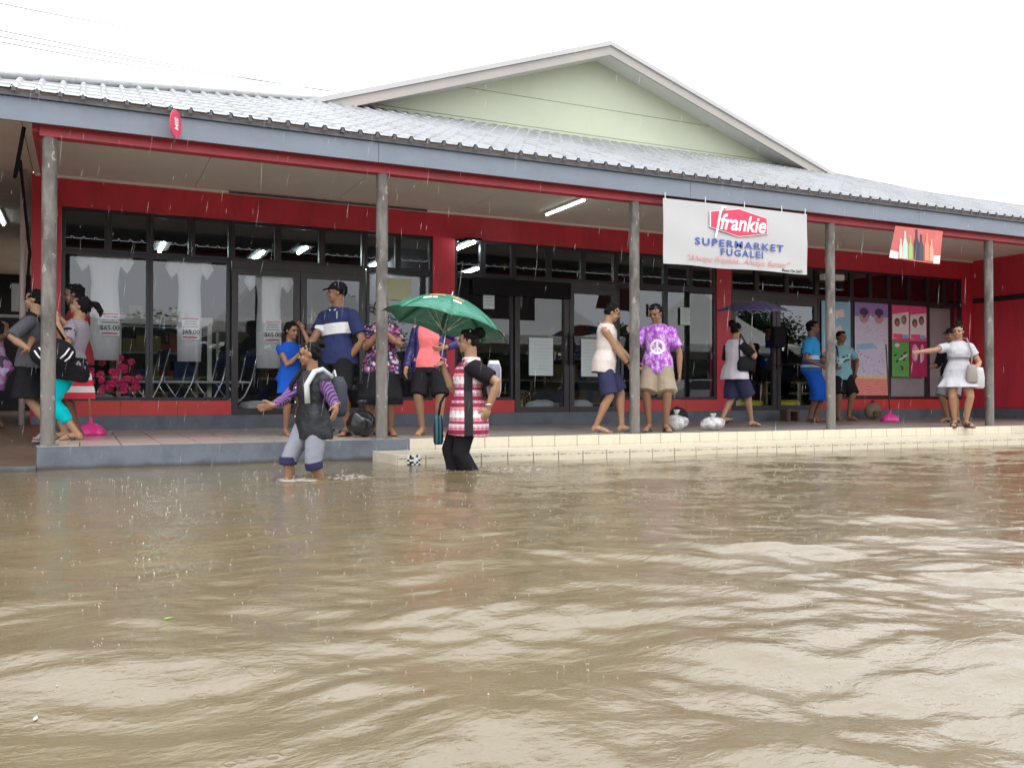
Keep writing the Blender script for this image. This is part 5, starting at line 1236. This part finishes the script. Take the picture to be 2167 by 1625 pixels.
# -- woman in white dress pointing
WD = cloth('white_dress_jersey', (.47, .47, .51))
g = figure(11.44, 8.98, -14, 1.53, 1.16, fem=True, z=PZ, label='woman in a short white dress pointing left beside the fifth post', hair='topbun', hairsize=.95, hy=-26, hp=2, rh=at(1945, 745, 10.95, 9.1), rel=(0, -.4, -1), lh=(-.02, .10, -.25, 0), lel=(-1, -.6, -.2), rf=(.06, .02, 0, 18), lf=(-.09, .02, 0, -22), curl={'r': .25, 'l': 1.2}, skin=SK_light)
top(g, WD, -.12, .012, .55, .016, wr=.008, name='dress_bodice'); skirt(g, WD, .57, .10, .35, 'dress_skirt', .075, 9); thongs(g, M_rubd, M_rubd, True)
b = MB(); b.rings([g.ring(.42, .021, 26), g.ring(.48, .021, 26)]); b.obj('belt', cloth('grey_belt', (.22, .20, .22)), g.root, True)
handbag(g, (-.13, .19, .76), (.075, .05, .13), cloth('tan_grey_bag', (.30, .27, .24)), 'tan grey shoulder bag of the woman in the white dress', sh=[(-.13, .19, .86), (-.14, .17, 1.05), (-.10, .07, 1.27), (-.06, -.05, 1.28)], sm=cloth('strap_grey', (.25, .23, .22)), rz=g.root.rotation_euler.z)
handbag(g, (-.24, .15, .70), (.07, .045, .15), M_white, 'white plastic bag in the hand of the woman in the white dress', rz=g.root.rotation_euler.z)
# -- person behind the white dress
g = figure(13.00, 10.32, -60, 1.62, 1.08, label='person in black standing behind the woman in the white dress', hair='cap', hy=-20, rh=(.02, .16, -.18, 0), lh=(-.02, .16, -.2, 0), rf=(.09, 0, 0, 10), lf=(-.09, 0, 0, -10), skin=SK_mid)
top(g, K_black, -.2, .024, 1.3, .02); shorts(g, K_grey, 1.0, .02, .01); thongs(g, M_rubd, M_rubd)
# -- figure put inside in place of a reflection in the door glass
g = figure(11.95, 13.6, -10, 1.66, 1.05, z=.39, label='dim figure in dark clothes in place of a reflection in the right hand doors', hair='short', skin=SK_dark)
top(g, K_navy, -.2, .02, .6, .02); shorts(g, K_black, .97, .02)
# -- group at the first post
g = figure(-.06, 9.98, -88, 1.56, 1.14, fem=True, label='laughing woman with a ponytail in turquoise trousers leaning back by the first post', hair='pony', hairsize=1, lean=-12, hy=4, hp=-10, rh=at(125, 672, -.3, 9.8), rel=(.5, -.4, -1), lh=at(122, 684, -.25, 9.7), lel=(-.4, -.3, -1), rf=(.07, .16, 0, 5), lf=(-.07, -.02, 0, -5, 0), pel=(0, .10, -.05), skin=SK_light)
def raglan(t, v):
    n = stripes; s = nsep(t, v); f_ = nmath(t, 'GREATER_THAN', nmath(t, 'FRACT', nmath(t, 'MULTIPLY', s[2], 60.)), .6); return nmix(t, f_, (.30, .27, .32), (.20, .18, .22))
top(g, pat('grey_fine_stripe', raglan), -.20, .022, .75, .018, wr=.014)
b = MB(); b.tube([g.S['l'].lerp(g.E['l'], .28)+Vector((0, 0, 0)), g.S['l'].lerp(g.E['l'], .55)], [.070, .068], 14); b.obj('sleeve_band', K_black, g.root, True)
shorts(g, K_turq, 1.62, .018, .004, name='trousers'); thongs(g, M_rub, M_rubd)
b = MB(); rs = [g.ring(-.30, .035, 24), g.ring(-.1, .034, 24), g.ring(.2, .032, 24)]; b.rings(rs); o = b.obj('tied_jacket', K_black, g.root, True); finish(o, .009, 2, .5, .03, .06)
g = figure(-.30, 10.25, -86, 1.60, 1.06, fem=True, label='woman in grey and black facing left behind the first post, hand on hip', hair='lowbun', hairsize=.7, lean=-4, hy=2, rh=at(62, 735, -.65, 10.1), lh=at(66, 742, -.62, 10.0), rel=(.6, 1.0, .1), lel=(-.4, 1.0, .1), rf=(.07, .02, 0, 5), lf=(-.07, -.04, 0, -5), pel=(0, .20, -.02), z=PZ, skin=SK_light)
top(g, cloth('dark_grey_cloth', (.10, .10, .115)), -.15, .02, .95, .018); skirt(g, K_black, .42, .06, .1, 'skirt', .05, 5); thongs(g, K_grey, K_grey, True)
strap(g, [TP(g, .3, -.07, .08), TP(g, .7, -.07, .09), TP(g, .97, -.06, .0), TP(g, .8, -.06, -.09)], .026, M_blackm, 'backpack_strap', 8)
t = empty('sports_bag', at(112, 748, -.3, 9.6), R(10), 'black bag with white curved emblem hanging behind the first post', 'bag'); b = MB(); b.ell((0, 0, 0), (.20, .09, .15), None, 20, 12); b.obj('bag_body', M_blackm, t, True)
b = MB()
for sg in (-1, 1): b.tube([(sg*.13, -.075, .05), (sg*.09, -.088, -.01), (sg*.05, -.09, -.05)], .008, 6); b.tube([(sg*.165, -.055, .02), (sg*.13, -.075, -.04), (sg*.09, -.08, -.075)], .008, 6)
b.obj('emblem', M_pure, t, True); b = MB(); b.tube([(-.1, 0, .13), (0, 0, .3), (.1, 0, .13)], .014, 6); b.obj('handle', M_blackm, t, True)
g = figure(-.08, 10.70, -70, 1.70, 1.08, label='laughing dark skinned man behind the woman with the ponytail', hair='short', hy=-8, hp=4, rf=(.09, 0, 0, 8), lf=(-.09, 0, 0, -8), rh=(.02, .14, -.2, 0), lh=(-.02, .14, -.22, 0), skin=SK_dark)
top(g, K_burg, -.2, .02, .65, .02); shorts(g, K_black, .95, .022, .01); thongs(g, M_rubd, M_rubd)
zz = MUD(11.3)
g = figure(-.84, 11.30, -40, 1.30, .95, z=zz, fem=True, label='slim child in a lilac patterned dress at the left edge, arm raised to the head', hair='lowbun', hairsize=.8, lean=14, hy=0, hp=10, rh=(.0, .20, -.12, 0), lh=at(14, 690, -.9, 11.2), lel=(-.8, .3, -.6), rf=(.06, -.02, 0, 5), lf=(-.06, .1, 0, -15), skin=SK_dark)
top(g, pat('lilac_print', floral([(.50, .42, .60), (.30, .10, .28), (.45, .35, .55), (.08, .05, .10), (.45, .2, .42)], 16)), -.1, .012, .2, .01); skirt(g, MATS['lilac_print'], .42, .02, .1, 'skirt', .04)
g = figure(-1.22, 11.9, -120, 1.45, 1.0, z=MUD(11.9), label='person in a striped shirt half cut off at the far left edge', hair='short', skin=SK_dark)
top(g, stripes('pale_stripe_shirt', (.6, .58, .6), (.1, .1, .14), 14), -.2, .02, .6); shorts(g, K_black, .9)

# ------------------------------------------------------------------ ACROSS THE STREET (behind the camera, seen in the glass)
def marquee(x, y, w_, h0, h1, label):
    t = empty('marquee_tent', (x, y, 0), 0, label, 'tent', 'white marquee tents across the street')
    b = MB(); n = 8; hw = w_/2; rs = []
    for k in range(n+1):
        f_ = k/n; r_ = hw*(1-f_)+.03; z_ = h0+(h1-h0)*(f_**1.35); rs.append([Vector((sx*r_, sy*r_, z_)) for sx, sy in ((-1, -1), (1, -1), (1, 1), (-1, 1))])
    b.rings([[Vector((sx*hw, sy*hw, h0-.35)) for sx, sy in ((-1, -1), (1, -1), (1, 1), (-1, 1))]]+rs, False); b.obj('canopy', M_tent, t)
    for sx, sy in ((-1, -1), (1, -1), (1, 1), (-1, 1)): b = MB(); b.tube([(sx*hw*.98, sy*hw*.98, -.3), (sx*hw*.98, sy*hw*.98, h0)], .05, 8); b.obj('pole', M_metal, t)
marquee(7.2, -9.5, 6.4, 3.2, 7.0, 'white marquee tent across the street, reflected beside the navy shirted man'); marquee(16.3, -9.0, 7.0, 3.0, 6.6, 'white marquee tent across the street, reflected in the middle doors')
marquee(27.5, -11, 7.0, 3.0, 6.0, 'white marquee tent farthest along the street')
def tree(x, y, h, r, label, seed=1):
    t = empty('broadleaf_tree', (x, y, 0), 0, label, 'tree', 'trees across the street'); b = MB(); b.tube([(0, 0, -.3), (.1, 0, h*.4), (0, .1, h*.75)], [.22, .15, .07], 8)
    rg = random.Random(seed)
    for i in range(5): a = i*1.3; b.tube([(.05, 0, h*.4), (math.cos(a)*r*.6, math.sin(a)*r*.6, h*.75)], [.08, .03], 6)
    b.obj('trunk', M_bark, t); b = MB(); vs = []; fs = []
    cl = [(rg.gauss(0, r*.42), rg.gauss(0, r*.42), h*.78+rg.gauss(0, r*.26)) for _ in range(26)]
    for i in range(6500):
        c = cl[i % 26]; p = Vector((c[0]+rg.gauss(0, r*.17), c[1]+rg.gauss(0, r*.17), c[2]+rg.gauss(0, r*.13))); M_ = Matrix.Rotation(rg.random()*6.3, 3, 'Z') @ Matrix.Rotation(rg.random()*3, 3, 'X'); s_ = .10
        k = len(vs); vs += [p+M_ @ Vector(q) for q in ((-s_, 0, 0), (0, -s_*.5, 0), (s_, 0, 0), (0, s_*.5, 0))]; fs.append((k, k+1, k+2, k+3))
    b.add(vs, fs); b.obj('crown', M_tree, t)
for i, (x, y, h, r) in enumerate(((1.6, -11, 3.7, 1.5), (-3.5, -13, 3.8, 1.5), (22.6, -10.5, 4.2, 1.6), (34, -14, 5.6, 2.6), (11.5, -15, 4.4, 2.2), (40, -12, 5, 2.5))):
    tree(x, y, h, r, ['low round tree reflected in the second window', 'tree farthest left across the street', 'tree right of the second marquee tent', 'tall tree reflected in the right hand doors', 'tree between the two nearer marquee tents', 'tree farthest right across the street'][i], i)
b = MB(); rg = random.Random(9); vs = []; fs = []
for i in range(16000):
    x = rg.uniform(-45, 75); p = Vector((x, -19+rg.gauss(0, .5), -.3+rg.random()**.8*(3.5+.9*math.sin(x*.35)+.5*math.sin(x*1.1)))); M_ = Matrix.Rotation(rg.random()*6.3, 3, 'Z') @ Matrix.Rotation(rg.random()*3, 3, 'X'); s_ = .32
    k = len(vs); vs += [p+M_ @ Vector(q) for q in ((-s_, 0, 0), (0, -s_*.6, 0), (s_, 0, 0), (0, s_*.6, 0))]; fs.append((k, k+1, k+2, k+3))
b.add(vs, fs); o = b.obj('hedge', M_tree); o['kind'] = 'stuff'; o['label'] = 'dark leafy hedge added across the street to darken the low reflections'; o['category'] = 'hedge'  # added as dark backing so the lower window reflections stay dark
tag(box('backing_wall', stdmat('dark_green_wall', (.05, .07, .05), .8), -45, 75, -20.4, -20.2, -.3, 3.0), 'dark wall added behind the hedge to darken the low reflections', 'wall')  # added dark sheet, closes the hedge gaps in the reflections
fn = empty('pipe_fence', (10, -6.5, 0), 0, 'yellow pipe railing across the street reflected low in the glass', 'fence')
for zz in (.75, 1.25): box('rail', stdmat('yellow_rail', (.35, .32, .12), .5), -14, 24, -.02, .02, zz, zz+.05, fn)
for i in range(20): box('fence_post', MATS['yellow_rail'], -14+i*2, -13.94+i*2, -.03, .03, -.3, 1.3, fn)
def car(x, y, col, label):
    t = empty('parked_car', (x, y, -.12), 0, label, 'car'); m = stdmat('car_paint_%s' % label[:6], col, .25, .05, bump=0, coat=.5)
    b = MB(); b.prism([(-2.1, .35), (-2.15, .75), (-1.9, .95), (-1.0, 1.02), (-.45, 1.45), (1.0, 1.47), (1.7, 1.0), (2.1, .9), (2.15, .4), (1.9, .28), (-1.9, .28)], -.85, .85); b.obj('body', m, t, bevel=.05)
    b = MB(); b.prism([(-.82, 1.04), (-.38, 1.40), (.95, 1.42), (1.5, 1.04)], -.862, .862); b.obj('window', M_black, t)
    for sx in (-1.35, 1.35):
        for sy in (-.8, .8): b = MB(); b.tube([(sx, sy-.1, .32), (sx, sy+.1, .32)], .33, 20); b.obj('wheel', M_blackm, t, True)
car(9.5, -5.2, (.03, .035, .05), 'dark car parked across the street'); car(23, -5.6, (.45, .46, .48), 'silver car parked across the street, farther right'); car(17, -5.0, (.02, .02, .02), 'black car parked across the street between two others')
# ------------------------------------------------------------------ overhead wires, rain
for k, (a_, c_) in enumerate((((-40, 30), (520, 148)), ((-40, 44), (520, 150)), ((-40, 55), (400, 140)), ((60, -6), (320, 46)))):
    p0 = atY(*a_, 26); p1 = atY(*c_, 34); p0 = p0+(p0-p1)*1.2; p1 = p1+(p1-p0)*.5
    b = MB(); b.tube([p0.lerp(p1, i/16)-Vector((0, 0, .35*math.sin(math.pi*i/16))) for i in range(17)], .02, 4)
    o = b.obj('overhead_wire', stdmat('grey_cable', (.22, .23, .24), .5)); tag(o, ['uppermost of the three close overhead wires, top left', 'middle one of the three close overhead wires, top left', 'lowest of the three close overhead wires, top left', 'lone overhead wire crossing the top left corner'][k], 'wire', 'overhead wires at the top left')
M_drop = newmat('rain_water')[0]; tb = M_drop.node_tree; bb_ = tb.nodes['Principled BSDF']; bb_.inputs['Base Color'].default_value = (.8, .82, .85, 1); bb_.inputs['Roughness'].default_value = .2
tr_ = tb.nodes.new('ShaderNodeBsdfTransparent'); ms_ = tb.nodes.new('ShaderNodeMixShader'); ms_.inputs[0].default_value = .20; tb.links.new(tr_.outputs[0], ms_.inputs[1]); tb.links.new(bb_.outputs[0], ms_.inputs[2]); tb.links.new(ms_.outputs[0], tb.nodes['Material Output'].inputs[0])
rg = random.Random(21); b = MB()
for i in range(850):
    d = rg.uniform(3.0, 8.6); u = rg.uniform(-.62, .62); p = Vector((F0[0]*d+RR[0]*d*u, F0[1]*d+RR[1]*d*u, rg.uniform(.1, .65+d*.45)))
    if p.y > 8.6: continue
    L = .012+.06*rg.random()**2; r_ = rg.uniform(.0007, .0012); dv = Vector((.12+rg.gauss(0, .05), .02, 1)).normalized()*L
    n = len(b.v); b.add([p-dv, p+Vector((r_, 0, 0)), p+Vector((-r_*.5, r_*.87, 0)), p+Vector((-r_*.5, -r_*.87, 0)), p+dv], [(0, 2, 1), (0, 3, 2), (0, 1, 3), (4, 1, 2), (4, 2, 3), (4, 3, 1)])
o = b.obj('falling_rain', M_drop); tag(o, 'fine raindrops falling in front of the shop', 'rain', kind='stuff')
M_foam = stdmat('splash_water', (.50, .46, .40), .25, .1, bump=0)
M_foam2 = newmat('translucent_foam')[0]; tb = M_foam2.node_tree; bb_ = tb.nodes['Principled BSDF']; bb_.inputs['Base Color'].default_value = (.55, .50, .43, 1); bb_.inputs['Roughness'].default_value = .2
tr_ = tb.nodes.new('ShaderNodeBsdfTransparent'); ms_ = tb.nodes.new('ShaderNodeMixShader'); ms_.inputs[0].default_value = .42; tb.links.new(tr_.outputs[0], ms_.inputs[1]); tb.links.new(bb_.outputs[0], ms_.inputs[2]); tb.links.new(ms_.outputs[0], tb.nodes['Material Output'].inputs[0])
b = MB()
for i in range(1300):
    d = 1.9+6.8*rg.random()**.75; u = rg.uniform(-.62, .62); x = F0[0]*d+RR[0]*d*u; y = F0[1]*d+RR[1]*d*u
    if y > 8.0: continue
    r_ = rg.uniform(.0012, .0034)*(.7+.09*d); z = float(wave_h(np.array([x]), np.array([y]))[0])
    c = Vector((x, y, z+r_*.6)); n = len(b.v)
    b.add([c+Vector(q)*r_ for q in ((1, 0, 0), (-1, 0, 0), (0, 1, 0), (0, -1, 0), (0, 0, 1.2), (0, 0, -1))], [(0, 2, 4), (2, 1, 4), (1, 3, 4), (3, 0, 4), (2, 0, 5), (1, 2, 5), (3, 1, 5), (0, 3, 5)])
    if rg.random() < .12:
        for q in range(5): c2 = c+Vector((rg.gauss(0, .008), rg.gauss(0, .008), rg.random()*.02)); b.ell(c2, (.0018,)*3, None, 5, 3)
o = b.obj('rain_splashes', M_foam, smooth=True); tag(o, 'tiny bright rain splashes on the brown water', 'splashes', kind='stuff')
def splash(x, y, r, n, label):
    b = MB()
    for i in range(int(n*1.8)):
        a = rg.random()*6.28; q = rg.random()**.6*r; zz = abs(rg.gauss(.0, .03))*(1-q/r*.7)*(rg.random() < .4); s_ = .0018+.008*rg.random()**3; fl = 1 if zz > .004 else 3.2; b.ell((q*math.cos(a), q*math.sin(a)*1.1, zz+.002), (s_*fl, s_*(1+.5*(fl > 1)), s_*.7), Matrix.Rotation(rg.gauss(0, .5), 3, 'Z'), 6, 4)
    o = b.obj('splash', M_foam2, smooth=True, loc=(x, y, 0)); tag(o, label, 'splash', kind='stuff')
splash(1.50, 7.0, .16, 160, 'white splash round the shins of the wading girl'); splash(1.85, 7.05, .22, 110, 'broken water behind the wading girl'); splash(3.35, 7.25, .35, 170, 'churned water behind the feet of the woman in the tunic')
for k, (px_, py_, L_, lab) in enumerate(((355, 1313, .013, 'small bright green leaf scrap floating on the brown water at left'), (75, 1497, .012, 'tiny pale scrap floating on the water near the lower left corner'))):
    r_ = ray(px_, py_); t_ = -CZ/r_[2]; x, y = r_[0]*t_, r_[1]*t_; z = float(wave_h(np.array([x]), np.array([y]))[0])
    t = empty('floating_leaf', (x, y, z+.004), .4+k, lab, 'leaf'); b = MB(); b.ell((0, 0, 0), (L_, L_*.35, .0015), None, 8, 5); b.obj('blade', stdmat('fresh_leaf_%d' % k, ((.25, .55, .04), (.7, .75, .6))[k], .5, bump=0), t, True); b = MB(); b.tube([(L_*.9, 0, 0), (L_*1.5, .002, .001)], .0009, 5); b.obj('stalk', M_wood, t)
# end
